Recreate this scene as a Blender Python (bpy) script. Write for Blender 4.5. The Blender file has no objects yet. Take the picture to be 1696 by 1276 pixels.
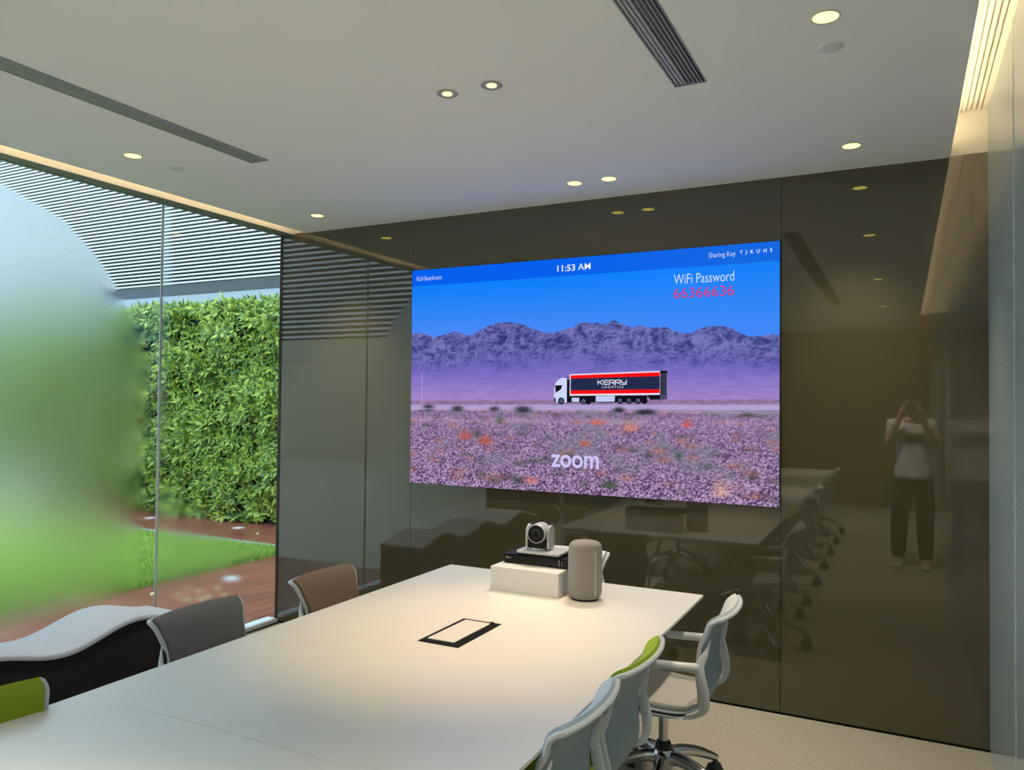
import bpy, bmesh, math, random
import numpy as np
from mathutils import Vector, Matrix

C = bpy.context.scene.collection
scene = bpy.context.scene
PI = math.pi

# ------------------------------------------------------------------ camera, world, exposure
def set_camera():
    f, yaw, pitch, roll = 1278.37, math.radians(26.904), math.radians(1.2486), math.radians(0.5535)
    cy, sy = math.cos(yaw), math.sin(yaw)
    fwd, right, up = Vector((-sy, cy, 0)), Vector((cy, sy, 0)), Vector((0, 0, 1))
    f2 = fwd*math.cos(pitch)+up*math.sin(pitch)
    u2 = up*math.cos(pitch)-fwd*math.sin(pitch)
    r3 = right*math.cos(roll)+u2*math.sin(roll)
    u3 = u2*math.cos(roll)-right*math.sin(roll)
    cam = bpy.data.cameras.new('camera')
    cam.sensor_fit = 'HORIZONTAL'; cam.sensor_width = 36.0
    cam.lens = 36.0*f/1696.0
    cam.clip_start = 0.01; cam.clip_end = 200
    o = bpy.data.objects.new('camera', cam); C.objects.link(o)
    m = Matrix((r3, u3, -f2)).transposed().to_4x4()
    m.translation = Vector((0, 0, 1.6))
    o.matrix_world = m
    scene.camera = o
set_camera()

w = bpy.data.worlds.new('overcast_sky'); scene.world = w
w.use_nodes = True
wn = w.node_tree.nodes; wl = w.node_tree.links
bg = wn['Background']
tc = wn.new('ShaderNodeTexCoord'); sx = wn.new('ShaderNodeSeparateXYZ')
wl.new(tc.outputs['Generated'], sx.inputs[0])
rp = wn.new('ShaderNodeValToRGB')
rp.color_ramp.elements[0].position = 0.0; rp.color_ramp.elements[0].color = (0.55, 0.73, 0.90, 1)
rp.color_ramp.elements[1].position = 0.7; rp.color_ramp.elements[1].color = (0.67, 0.86, 1.0, 1)
wl.new(sx.outputs[2], rp.inputs[0]); wl.new(rp.outputs[0], bg.inputs[0])
bg.inputs[1].default_value = 3.3
scene.view_settings.view_transform = 'Standard'
scene.view_settings.look = 'None'
scene.view_settings.gamma = 1.0
scene.view_settings.use_curve_mapping = False
scene.view_settings.exposure = 0.0
scene.cycles.max_bounces = 14
scene.cycles.transmission_bounces = 12
scene.cycles.transparent_max_bounces = 12

SPOT_W, DOWN_W, COVE_W = 84.0, 78.0, 10.0
REAR_W = 250.0
WARM = (1.0, 0.88, 0.68)

# ------------------------------------------------------------------ room measures (metres)
XL, XR, YB, YR, HC = -4.02, 0.355, 4.218, -5.0, 2.79
TZ = 0.74

def lin(r, g, b):
    return tuple(((c/255)/12.92 if c/255 <= .04045 else ((c/255+.055)/1.055)**2.4) for c in (r, g, b))

# ------------------------------------------------------------------ materials
def mat(name, col, rough=.5, metal=0, coat=0, spec=None, bump=None, noise=None, emit=None, sheen=0, trans=0):
    m = bpy.data.materials.new(name); m.use_nodes = True
    nt = m.node_tree; b = nt.nodes['Principled BSDF']
    b.inputs['Base Color'].default_value = (*col, 1)
    b.inputs['Roughness'].default_value = rough
    b.inputs['Metallic'].default_value = metal
    if coat: b.inputs['Coat Weight'].default_value = coat; b.inputs['Coat Roughness'].default_value = 0.02
    if spec is not None: b.inputs['Specular IOR Level'].default_value = spec
    if sheen: b.inputs['Sheen Weight'].default_value = sheen
    if emit:
        b.inputs['Emission Color'].default_value = (*emit[0], 1); b.inputs['Emission Strength'].default_value = emit[1]
    if noise or bump:
        t = nt.nodes.new('ShaderNodeTexCoord')
    if noise:                      # (scale, amount): material's own mottling
        n = nt.nodes.new('ShaderNodeTexNoise'); n.inputs['Scale'].default_value = noise[0]; n.inputs['Detail'].default_value = 4
        nt.links.new(t.outputs['Object'], n.inputs['Vector'])
        r = nt.nodes.new('ShaderNodeValToRGB')
        a = noise[1]
        r.color_ramp.elements[0].position = .3; r.color_ramp.elements[1].position = .7
        r.color_ramp.elements[0].color = (*[c*(1-a) for c in col], 1)
        r.color_ramp.elements[1].color = (*[min(1, c*(1+a)) for c in col], 1)
        nt.links.new(n.outputs['Fac'], r.inputs[0]); nt.links.new(r.outputs[0], b.inputs['Base Color'])
    if bump:                       # (scale, strength)
        n2 = nt.nodes.new('ShaderNodeTexNoise'); n2.inputs['Scale'].default_value = bump[0]; n2.inputs['Detail'].default_value = 3
        nt.links.new(t.outputs['Object'], n2.inputs['Vector'])
        bp = nt.nodes.new('ShaderNodeBump'); bp.inputs['Strength'].default_value = bump[1]; bp.inputs['Distance'].default_value = .003
        nt.links.new(n2.outputs['Fac'], bp.inputs['Height']); nt.links.new(bp.outputs[0], b.inputs['Normal'])
    return m

def emis(name, col, s):
    m = bpy.data.materials.new(name); m.use_nodes = True
    nt = m.node_tree; nt.nodes.clear()
    e = nt.nodes.new('ShaderNodeEmission'); o = nt.nodes.new('ShaderNodeOutputMaterial')
    e.inputs[0].default_value = (*col, 1); e.inputs[1].default_value = s
    nt.links.new(e.outputs[0], o.inputs[0])
    return m

M = {}
M['ceiling'] = mat('white_ceiling_paint', (.84, .835, .82), .85)
M['wall_white'] = mat('white_wall_paint', (.75, .73, .68), .8)
M['cream'] = mat('cream_cove_paint', (.85, .80, .70), .7)
M['carpet'] = mat('beige_carpet', (.37, .335, .265), .95, bump=(420, .6), noise=(90, .13))
M['brown_glass'] = mat('brown_back_painted_glass', (.080, .068, .037), .0, spec=1.0)
M['dark'] = mat('black_gap', (.006, .006, .006), .6)
def striped_glass():
    m = mat('pale_striped_glass', (.36, .44, .44), .16, spec=.6)
    nt = m.node_tree; b = nt.nodes['Principled BSDF']
    t = nt.nodes.new('ShaderNodeTexCoord'); s = nt.nodes.new('ShaderNodeSeparateXYZ'); nt.links.new(t.outputs['Object'], s.inputs[0])
    a = nt.nodes.new('ShaderNodeMath'); a.operation = 'MULTIPLY'; a.inputs[1].default_value = 1/.021
    f = nt.nodes.new('ShaderNodeMath'); f.operation = 'FRACT'
    c = nt.nodes.new('ShaderNodeMath'); c.operation = 'LESS_THAN'; c.inputs[1].default_value = .16
    nt.links.new(s.outputs[2], a.inputs[0]); nt.links.new(a.outputs[0], f.inputs[0]); nt.links.new(f.outputs[0], c.inputs[0])
    mx = nt.nodes.new('ShaderNodeMix'); mx.data_type = 'RGBA'
    mx.inputs[6].default_value = (.36, .44, .45, 1); mx.inputs[7].default_value = (.42, .50, .50, 1)
    nt.links.new(c.outputs[0], mx.inputs[0]); nt.links.new(mx.outputs[2], b.inputs['Base Color'])
    return m
M['pale_glass'] = striped_glass()
M['pale_joint'] = mat('clear_glass_joint', (.5, .56, .54), .25)
M['rear'] = mat('brown_timber_panelling', (.26, .185, .095), .5, noise=(3, .2))
M['alu'] = mat('pale_grey_aluminium', (.50, .51, .53), .4)
M['alu_dark'] = mat('grey_painted_metal', (.24, .245, .25), .45)
M['frame_grey'] = mat('grey_window_head', (.16, .165, .16), .5)
M['frame_white'] = mat('white_window_track', (.75, .78, .8), .4)
M['table'] = mat('matt_white_laminate', (.72, .715, .69), .27, spec=.75)
M['table_edge'] = mat('white_table_edge', (.70, .69, .66), .4)
M['black'] = mat('matt_black_plastic', (.012, .012, .013), .4)
M['black_gloss'] = mat('gloss_black_plastic', (.006, .006, .007), .25, spec=.3)
M['socket_black'] = mat('matt_black_socket', (.004, .004, .004), .7, spec=.15)
M['chrome'] = mat('polished_aluminium', (.62, .63, .65), .13, metal=1)
M['shell'] = mat('white_chair_plastic', (.62, .65, .68), .38)
M['shell_grey'] = mat('pale_blue_grey_chair_back', (.25, .32, .36), .5)
M['fab_ice'] = mat('ice_blue_fabric', (.42, .52, .62), .85, bump=(600, .25))
M['fab_lime'] = mat('lime_green_fabric', (.26, .38, .012), .85, bump=(600, .25))
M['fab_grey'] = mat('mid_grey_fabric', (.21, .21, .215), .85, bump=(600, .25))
M['fab_tan'] = mat('tan_brown_fabric', (.27, .18, .135), .85, bump=(600, .25))
M['fab_white'] = mat('off_white_fabric', (.62, .60, .56), .85, bump=(600, .25))
M['felt_light'] = mat('light_grey_felt', (.46, .52, .60), .95, bump=(300, .5), noise=(160, .12))
M['felt_dark'] = mat('charcoal_felt', (.011, .011, .012), .95, bump=(300, .4))
M['box'] = mat('satin_white_box', (.74, .74, .76), .45)
M['silver'] = mat('silver_plastic', (.60, .60, .60), .35, metal=.25)
M['spk'] = mat('taupe_grey_fabric', (.27, .25, .235), .8, bump=(900, .3))
M['spk_trim'] = mat('pale_grey_plastic', (.55, .56, .56), .25)
M['mark'] = mat('white_print', (.8, .8, .8), .5)
M['lamp'] = emis('warm_lamp_lens', (1.0, .88, .19), 3.6)
M['lamp_spot'] = emis('warm_spot_lens', (1.0, .88, .2), 3.6)
M['strip'] = emis('warm_led_strip', (1.0, .80, .50), 48.0)
M['trim_white'] = mat('white_metal_trim', (.6, .6, .58), .4)
M['trim_grey'] = mat('grey_metal_trim', (.36, .35, .35), .4)
M['sensor'] = mat('pale_grey_disc', (.68, .69, .68), .5)
# outside
M['slat'] = mat('white_aluminium_louvre', (.78, .82, .84), .4)
M['gap'] = mat('dark_louvre_backing', (.012, .014, .02), .8)
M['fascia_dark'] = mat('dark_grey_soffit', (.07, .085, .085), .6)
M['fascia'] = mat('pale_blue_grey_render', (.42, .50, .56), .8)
M['leaf'] = mat('glossy_green_leaf', (.10, .23, .028), .35)
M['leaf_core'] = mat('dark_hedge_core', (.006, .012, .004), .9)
M['bark'] = mat('brown_bark', (.06, .045, .03), .9)
M['grass'] = mat('lawn_green', (.21, .33, .04), .9, noise=(9, .3))
M['kerb'] = mat('pale_stone_kerb', (.34, .38, .40), .8)
M['ball'] = mat('white_globe', (.85, .87, .85), .3)
M['plate'] = mat('steel_deck_plate', (.62, .64, .66), .4)
M['fallen'] = mat('yellow_fallen_leaf', (.55, .48, .22), .7)
M['far_glass'] = mat('pale_render', (.56, .55, .42), .7)

# leaf colour variation
def leaf_var(m, a, b_, scale):
    nt = m.node_tree; b = nt.nodes['Principled BSDF']
    g = nt.nodes.new('ShaderNodeNewGeometry')
    r = nt.nodes.new('ShaderNodeValToRGB')
    r.color_ramp.elements[0].color = (*a, 1); r.color_ramp.elements[1].color = (*b_, 1)
    nt.links.new(g.outputs['Random Per Island'], r.inputs[0])
    nt.links.new(r.outputs[0], b.inputs['Base Color'])
leaf_var(M['leaf'], (.035, .125, .025), (.44, .56, .08), 1)

def deck_mat():
    m = mat('wet_red_brown_decking', (.26, .075, .055), .28, noise=(2.2, .25))
    nt = m.node_tree; b = nt.nodes['Principled BSDF']
    src = b.inputs['Base Color'].links[0].from_socket
    t = nt.nodes.new('ShaderNodeTexCoord'); s = nt.nodes.new('ShaderNodeSeparateXYZ')
    nt.links.new(t.outputs['Object'], s.inputs[0])
    a = nt.nodes.new('ShaderNodeMath'); a.operation = 'MULTIPLY'; a.inputs[1].default_value = 1/.125
    f = nt.nodes.new('ShaderNodeMath'); f.operation = 'FRACT'
    c = nt.nodes.new('ShaderNodeMath'); c.operation = 'LESS_THAN'; c.inputs[1].default_value = .07
    nt.links.new(s.outputs[0], a.inputs[0]); nt.links.new(a.outputs[0], f.inputs[0]); nt.links.new(f.outputs[0], c.inputs[0])
    mx = nt.nodes.new('ShaderNodeMix'); mx.data_type = 'RGBA'
    nt.links.new(c.outputs[0], mx.inputs[0]); nt.links.new(src, mx.inputs[6]); mx.inputs[7].default_value = (.03, .012, .01, 1)
    nt.links.new(mx.outputs[2], b.inputs['Base Color'])
    return m
M['deck'] = deck_mat()

def glass_mat(name, mode):
    """window glass; mode 'left'/'right' carries the patches of condensation, 'clear' none"""
    m = bpy.data.materials.new(name); m.use_nodes = True
    nt = m.node_tree; nt.nodes.clear(); N = nt.nodes.new; L = nt.links.new
    out = N('ShaderNodeOutputMaterial')
    gl = N('ShaderNodeBsdfGlossy'); gl.inputs['Roughness'].default_value = 0.0
    fr = N('ShaderNodeFresnel'); fr.inputs['IOR'].default_value = 1.42
    mix = N('ShaderNodeMixShader')
    if mode == 'thin':
        rf = N('ShaderNodeBsdfTransparent'); rf.inputs[0].default_value = (.95, .98, .965, 1)
    else:
        rf = N('ShaderNodeBsdfRefraction'); rf.inputs['IOR'].default_value = 1.3
        rf.inputs['Color'].default_value = (.97, .99, .98, 1)
        rf.inputs['Roughness'].default_value = 0.0
    L(fr.outputs[0], mix.inputs[0]); L(rf.outputs[0], mix.inputs[1]); L(gl.outputs[0], mix.inputs[2]); L(mix.outputs[0], out.inputs[0])
    if mode in ('left', 'right'):
        g = N('ShaderNodeNewGeometry'); s = N('ShaderNodeSeparateXYZ'); L(g.outputs['Position'], s.inputs[0])
        nz = N('ShaderNodeTexNoise'); nz.inputs['Scale'].default_value = 2.2; nz.inputs['Detail'].default_value = 5
        L(g.outputs['Position'], nz.inputs['Vector'])
        def math_(op, a, b=None):
            n = N('ShaderNodeMath'); n.operation = op
            for i, v in enumerate((a, b)):
                if v is None: continue
                if isinstance(v, (int, float)): n.inputs[i].default_value = v
                else: L(v, n.inputs[i])
            return n.outputs[0]
        def smooth(v, a, b):
            n = N('ShaderNodeMapRange'); n.interpolation_type = 'SMOOTHSTEP'
            n.inputs['From Min'].default_value = a; n.inputs['From Max'].default_value = b
            L(v, n.inputs['Value']); return n.outputs['Result']
        jit = math_('MULTIPLY', math_('SUBTRACT', nz.outputs['Fac'], .5), .16)
        Y = math_('ADD', s.outputs[1], jit); Z = math_('ADD', s.outputs[2], jit)
        if mode == 'left':
            d = math_('SUBTRACT', s.outputs[1], 2.2)
            d = math_('MAXIMUM', d, 0.0)
            zc = math_('SUBTRACT', 2.66, math_('MULTIPLY', math_('MULTIPLY', d, d), .80))
            top = smooth(math_('SUBTRACT', zc, Z), -.02, .38)
            rgt = smooth(math_('SUBTRACT', 3.16, Y), .0, .45)
            bot = smooth(Z, .22, .62)
            mask = math_('MULTIPLY', math_('MULTIPLY', top, rgt), bot)
            rough = math_('MULTIPLY', math_('SQRT', mask), .44)
        else:
            lim = math_('SUBTRACT', 3.42, math_('MULTIPLY', s.outputs[1], .72))
            low = smooth(math_('SUBTRACT', lim, Z), -.12, .45)
            edge = smooth(math_('SUBTRACT', 4.12, Y), .0, .22)
            joint = smooth(math_('SUBTRACT', 3.33, Y), .0, .12)
            joint = math_('MULTIPLY', joint, .12)
            mask = math_('MAXIMUM', math_('MULTIPLY', low, edge), joint)
            rough = math_('MULTIPLY', math_('SQRT', mask), .19)
        L(rough, rf.inputs['Roughness'])
        # the film of droplets also scatters a little daylight of its own
        tl = N('ShaderNodeBsdfTranslucent'); tl.inputs[0].default_value = (.9, .95, .95, 1)
        m2 = N('ShaderNodeMixShader'); L(math_('MULTIPLY', mask, .018 if mode == 'left' else .03), m2.inputs[0])
        L(rf.outputs[0], m2.inputs[1]); L(tl.outputs[0], m2.inputs[2]); L(m2.outputs[0], mix.inputs[1])
    return m
M['glass_plain'] = glass_mat('clear_glass', 'plain')
M['glass_left'] = glass_mat('misted_glass', 'left')
M['glass_right'] = glass_mat('partly_misted_glass', 'right')
M['glass_thin'] = glass_mat('clear_window_glass', 'thin')

# ------------------------------------------------------------------ mesh helpers
def link_mesh(name, me, m=None, parent=None, smooth=False):
    o = bpy.data.objects.new(name, me); C.objects.link(o)
    if m is not None:
        for mm in (m if isinstance(m, (list, tuple)) else [m]): me.materials.append(mm)
    if parent is not None: o.parent = parent
    if smooth:
        me.polygons.foreach_set('use_smooth', [True]*len(me.polygons)); me.update()
    return o

class MB:
    def __init__(s): s.v = []; s.f = []; s.mi = []; s.cur = 0
    def add(s, vs, fs):
        k = len(s.v); s.v += [tuple(p) for p in vs]
        for f in fs: s.f.append([k+i for i in f]); s.mi.append(s.cur)
        return s
    def box(s, x0, x1, y0, y1, z0, z1):
        vs = [(x, y, z) for z in (z0, z1) for y in (y0, y1) for x in (x0, x1)]
        return s.add(vs, [(0, 2, 3, 1), (4, 5, 7, 6), (0, 1, 5, 4), (2, 6, 7, 3), (0, 4, 6, 2), (1, 3, 7, 5)])
    def tube(s, path, rad, seg=12, cap=True, up=None, flat=1.0):
        """swept ellipse: rad per point (or one), flat scales the second axis"""
        P = [Vector(p) for p in path]; n = len(P)
        R = rad if isinstance(rad, (list, tuple)) else [rad]*n
        T = []
        for i in range(n):
            t = (P[min(i+1, n-1)]-P[max(i-1, 0)])
            T.append(t.normalized() if t.length > 1e-9 else Vector((0, 0, 1)))
        u = Vector(up) if up else (Vector((0, 0, 1)) if abs(T[0].z) < .9 else Vector((1, 0, 0)))
        vs = []; fs = []
        for i in range(n):
            a = (u - T[i]*u.dot(T[i])); a = a.normalized() if a.length > 1e-6 else T[i].orthogonal().normalized()
            if not up: u = a
            b = T[i].cross(a)
            for j in range(seg):
                th = 2*PI*j/seg
                vs.append(P[i]+a*(math.cos(th)*R[i])+b*(math.sin(th)*R[i]*flat))
        for i in range(n-1):
            for j in range(seg):
                j2 = (j+1) % seg
                fs.append((i*seg+j, i*seg+j2, (i+1)*seg+j2, (i+1)*seg+j))
        if cap:
            fs.append(tuple(range(seg-1, -1, -1))); fs.append(tuple((n-1)*seg+j for j in range(seg)))
        return s.add(vs, fs)
    def lathe(s, prof, c=(0, 0, 0), seg=32, axis='z'):
        """prof: list of (r, h); closes onto the axis where r == 0"""
        vs = []; fs = []; idx = []
        for r, h in prof:
            if r < 1e-6:
                idx.append([len(vs)]); vs.append((0, 0, h))
            else:
                k = len(vs); idx.append([k+j for j in range(seg)])
                vs += [(r*math.cos(2*PI*j/seg), r*math.sin(2*PI*j/seg), h) for j in range(seg)]
        for a, b in zip(idx[:-1], idx[1:]):
            for j in range(seg):
                j2 = (j+1) % seg
                if len(a) == 1 and len(b) == 1: continue
                if len(a) == 1: fs.append((a[0], b[j2], b[j]))
                elif len(b) == 1: fs.append((a[j], a[j2], b[0]))
                else: fs.append((a[j], a[j2], b[j2], b[j]))
        if axis == 'y': vs = [(x, z, y) for x, y, z in vs]
        if axis == 'x': vs = [(z, x, y) for x, y, z in vs]
        return s.add([(x+c[0], y+c[1], z+c[2]) for x, y, z in vs], fs)
    def prism(s, pts, z0, z1):
        n = len(pts)
        vs = [(x, y, z0) for x, y in pts]+[(x, y, z1) for x, y in pts]
        fs = [tuple(range(n-1, -1, -1)), tuple(range(n, 2*n))]+[(i, (i+1) % n, n+(i+1) % n, n+i) for i in range(n)]
        return s.add(vs, fs)
    def mesh(s, name):
        me = bpy.data.meshes.new(name); me.from_pydata(s.v, [], s.f)
        me.polygons.foreach_set('material_index', s.mi)
        bm = bmesh.new(); bm.from_mesh(me); bmesh.ops.recalc_face_normals(bm, faces=bm.faces); bm.to_mesh(me); bm.free()
        me.update(); return me
    def build(s, name, m=None, parent=None, smooth=False, bevel=0, segs=2, sub=0):
        o = link_mesh(name, s.mesh(name), m, parent, smooth)
        if bevel:
            b = o.modifiers.new('bevel', 'BEVEL'); b.width = bevel; b.segments = segs; b.limit_method = 'ANGLE'
            b.angle_limit = math.radians(40)
        if sub:
            d = o.modifiers.new('subdivision', 'SUBSURF'); d.levels = sub; d.render_levels = sub
        if smooth and (bevel or True):
            try:
                o.data.set_sharp_from_angle(angle=math.radians(42))
            except Exception: pass
        return o

def empty(name, loc=(0, 0, 0), rz=0):
    o = bpy.data.objects.new(name, None); C.objects.link(o)
    o.location = loc; o.rotation_euler = (0, 0, rz); o.empty_display_size = .1
    return o
def tag(o, label, cat, group=None, kind=None):
    o['label'] = label; o['category'] = cat
    if group: o['group'] = group
    if kind: o['kind'] = kind
    return o
def struct(o, label=None):
    o['kind'] = 'structure'
    if label: o['label'] = label
    return o
def copy_tree(o, parent=None):
    c = o.copy(); C.objects.link(c)
    if parent is not None: c.parent = parent
    for ch in list(o.children): copy_tree(ch, c)
    return c
def catmull(pts, n):
    P = [Vector(p) for p in pts]; P = [P[0]*2-P[1]]+P+[P[-1]*2-P[-2]]
    out = []; m = len(P)-3
    for k in range(n):
        t = k/(n-1)*m; i = min(int(t), m-1); t -= i
        a, b, c, d = P[i:i+4]
        out.append(.5*((2*b)+(c-a)*t+(2*a-5*b+4*c-d)*t*t+(3*b-3*c+d-a)*t**3))
    return out

# ================================================================== ROOM SHELL
fl = struct(MB().box(XL-.03, XR+.0, YR, YB, -.1, 0).build('floor', M['carpet']), 'beige carpet floor of the meeting room')

# ceiling with the two diffuser openings
DR = (-.763, -.648, -1.55, 2.838)     # right-hand slot diffuser
DL = (-2.924, -2.814, -1.55, 2.845)   # left-hand slot diffuser
CT = HC+.03
c = MB()
c.box(-3.80, DL[0], YR, YB, HC, CT)
c.box(DL[0], DL[1], YR, DL[2], HC, CT); c.box(DL[0], DL[1], DL[3], YB, HC, CT)
c.box(DL[1], DR[0], YR, YB, HC, CT)
c.box(DR[0], DR[1], YR, DR[2], HC, CT); c.box(DR[0], DR[1], DR[3], YB, HC, CT)
c.box(DR[1], .20, YR, YB, HC, CT)
ceil = struct(c.build('ceiling', M['ceiling']), 'flat white ceiling with recessed slot diffusers')
# upper slab closing the roof above the coves
struct(MB().box(XL-.12, XR+.15, YR-.1, YB+.15, 3.09, 3.25).build('trim_1', M['wall_white']), 'upper ceiling slab above the light coves')

# back wall: dark backing, three brown glass panels, cream band inside the cove
wb = struct(MB().box(XL-.014, XR+.15, YB+.012, YB+.15, -.1, 3.09).build('wall_back', M['dark']), 'back wall clad in glossy dark brown glass panels')
GT = 2.797
for x0, x1 in ((XL, -2.8765), (-2.8735, -.5705), (-.5675, XR)):
    MB().box(x0, x1, YB, YB+.0115, .012, GT).build('glass_panel', M['brown_glass'], wb)
MB().box(.14, XR, YB, YB+.0115, GT, 3.09).build('cove_end', M['cream'], wb)
MB().box(-4.0, -3.7, YB, YB+.0115, GT, 3.09).build('cove_end', M['cream'], wb)

# right wall: pale glossy glass with one joint
wr = struct(MB().box(XR, XR+.15, YR-.1, YB+.15, -.1, 3.25).build('wall_right', M['pale_glass']), 'right wall of pale grey green glossy glass')
for yj in (3.285, 1.2, -.9, -3.0):
    MB().box(XR-.002, XR+.001, yj-.006, yj+.006, 0, 3.0).build('glass_joint', M['pale_joint'], wr)
# rear wall behind the photographer
struct(MB().box(XL-.12, XR+.15, YR-.15, YR, -.1, 3.25).build('wall_rear', M['rear']), 'dark timber rear wall of the meeting room')

# right cove soffit with slotted face (lit by a hidden warm strip)
cv = struct(MB().box(.05, XR, YR, YB, 3.012, 3.09).build('trim_2', M['cream']), 'soffit inside the lit cove beside the right wall')
sl = MB()
for xs in (.243, .2635, .284, .3045):
    sl.box(xs+.0080, xs+.0205, YR, YB-.005, 3.0, 3.012)
sl.box(.222, .243, YR, YB-.005, 3.0, 3.012)
sl.box(.331, XR, YR, YB-.005, 3.0, 3.0125)
lg = empty('linear_grille', (.28, 1.0, 3.0))
tag(lg, 'cream slotted linear air grille in the warm lit cove along the right wall', 'grille')
def rel(o, root):
    o.parent = root; o.matrix_parent_inverse = Matrix.Translation(root.location).inverted() if root.rotation_euler[2] == 0 else root.matrix_world.inverted()
o = sl.build('grille_blades', M['cream']); rel(o, lg)
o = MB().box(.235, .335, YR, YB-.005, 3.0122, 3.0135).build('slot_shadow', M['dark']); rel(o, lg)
# window-side cove: head box and cream pocket
hd = struct(MB().box(-3.925, -3.905, YR, YB, 2.785, 3.09).box(-4.06, -3.925, YR, YB, 2.79, 2.84).build('trim_3', M['frame_grey']), 'grey window head rail along the top of the glazing')
struct(MB().box(-3.905, -3.70, YR, YB, 3.0, 3.09).box(-3.904, -3.899, YR, YB, 2.784, 3.0).build('trim_4', M['cream']), 'cream pocket of the lit cove above the window')

def cove_light(name, x, sx, y0, y1, z, label, energy):
    t = empty(name, (x, (y0+y1)/2, z)); tag(t, label, 'light strip', 'hidden cove light strips')
    o = MB().box(x-.012, x+.012, y0, y1, z-.004, z+.012).build('strip_housing', M['trim_white']); rel(o, t)
    o = MB().box(x-.008, x+.008, y0+.02, y1-.02, z+.012, z+.016).build('strip_lens', M['strip']); rel(o, t)
    return t
cove_light('led_strip', .180, 1, YR+.1, YB-.06, CT+.005, 'warm linear LED strip lying hidden in the cove by the right wall', COVE_W)
cove_light('led_strip', -3.782, -1, YR+.1, YB-.06, CT+.005, 'warm linear LED strip lying hidden in the cove above the window', COVE_W)

# ------------------------------------------------------------------ glazing
def window(n, y0, y1, m, label):
    mb = MB(); k = len(mb.f)
    mb.box(XL-.012, XL, y0, y1, .03, HC+.0)
    me = mb.mesh('window_%d' % n)
    o = link_mesh('window_%d' % n, me, [M['glass_plain'] if m != 'glass_thin' else M['glass_thin'], M[m]])
    for p in me.polygons:
        p.material_index = 1 if (p.normal.x > .9 or m == 'glass_thin') else 0
    struct(o, label)
    return o
window(1, 3.212, YB-.01, 'glass_right', 'narrow window pane beside the brown glass wall, partly misted')
window(2, 1.10, 3.200, 'glass_left', 'large window pane thickly misted with condensation')
window(3, -1.0, 1.088, 'glass_thin', 'clear window pane beside the photographer')
window(4, -4.95, -1.012, 'glass_thin', 'clear window pane at the rear of the room')
for i, yj in enumerate((3.206, 1.094, -1.006)):
    struct(MB().box(XL-.011, XL+.001, yj-.0062, yj+.0062, .03, HC).build('trim_%d' % (5+i), M['pale_joint']), 'pale vertical joint between window panes')
struct(MB().box(XL-.09, XL+.012, YR, YB, -.02, .03).build('trim_8', M['frame_white']), 'white floor track under the glazing')
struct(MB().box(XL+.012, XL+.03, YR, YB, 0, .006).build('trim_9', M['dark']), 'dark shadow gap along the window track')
struct(MB().box(XL-.014, XL+.001, YB-.010, YB, 0, 2.79).build('trim_10', M['frame_grey']), 'grey end post of the glazing')

# ------------------------------------------------------------------ LED screen
SX0, SX1, SZ0, SZ1 = -2.8755, -.5725, 1.0645, 2.456
SY = YB-.014
def suv(u, v): return (SX0+u*(SX1-SX0), SZ0+v*(SZ1-SZ0))

def vnoise(x, y, seed):
    r = np.random.RandomState(seed); g = r.rand(64, 64)
    xi = np.floor(x).astype(int); yi = np.floor(y).astype(int); fx = x-xi; fy = y-yi
    fx = fx*fx*(3-2*fx); fy = fy*fy*(3-2*fy)
    a = g[yi % 64, xi % 64]; b = g[yi % 64, (xi+1) % 64]; c_ = g[(yi+1) % 64, xi % 64]; d = g[(yi+1) % 64, (xi+1) % 64]
    return (a*(1-fx)+b*fx)*(1-fy)+(c_*(1-fx)+d*fx)*fy
def fbm(x, y, seed, octv=5, ridged=False):
    s = 0; a = .5; t = 0
    for k in range(octv):
        n = vnoise(x*2**k, y*2**k, seed+k)
        if ridged: n = 1-np.abs(2*n-1)
        s = s+a*n; t += a; a *= .55
    return s/t
MTN = [(0.002, .704), (.027, .706), (.073, .682), (.143, .702), (.198, .683), (.219, .703), (.244, .722), (.275, .737), (.316, .738), (.357, .72), (.39, .701), (.417, .687), (.443, .681), (.468, .697), (.497, .704), (.521, .725), (.543, .716), (.561, .72), (.58, .707), (.594, .715), (.607, .727), (.628, .709), (.651, .693), (.669, .702), (.697, .692), (.715, .692), (.737, .693), (.759, .673), (.779, .661), (.801, .662), (.82, .679), (.846, .688), (.868, .688), (.888, .681), (.909, .661), (.93, .647), (.955, .643), (.975, .649), (.985, .65), (1.0, .643)]

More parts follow.
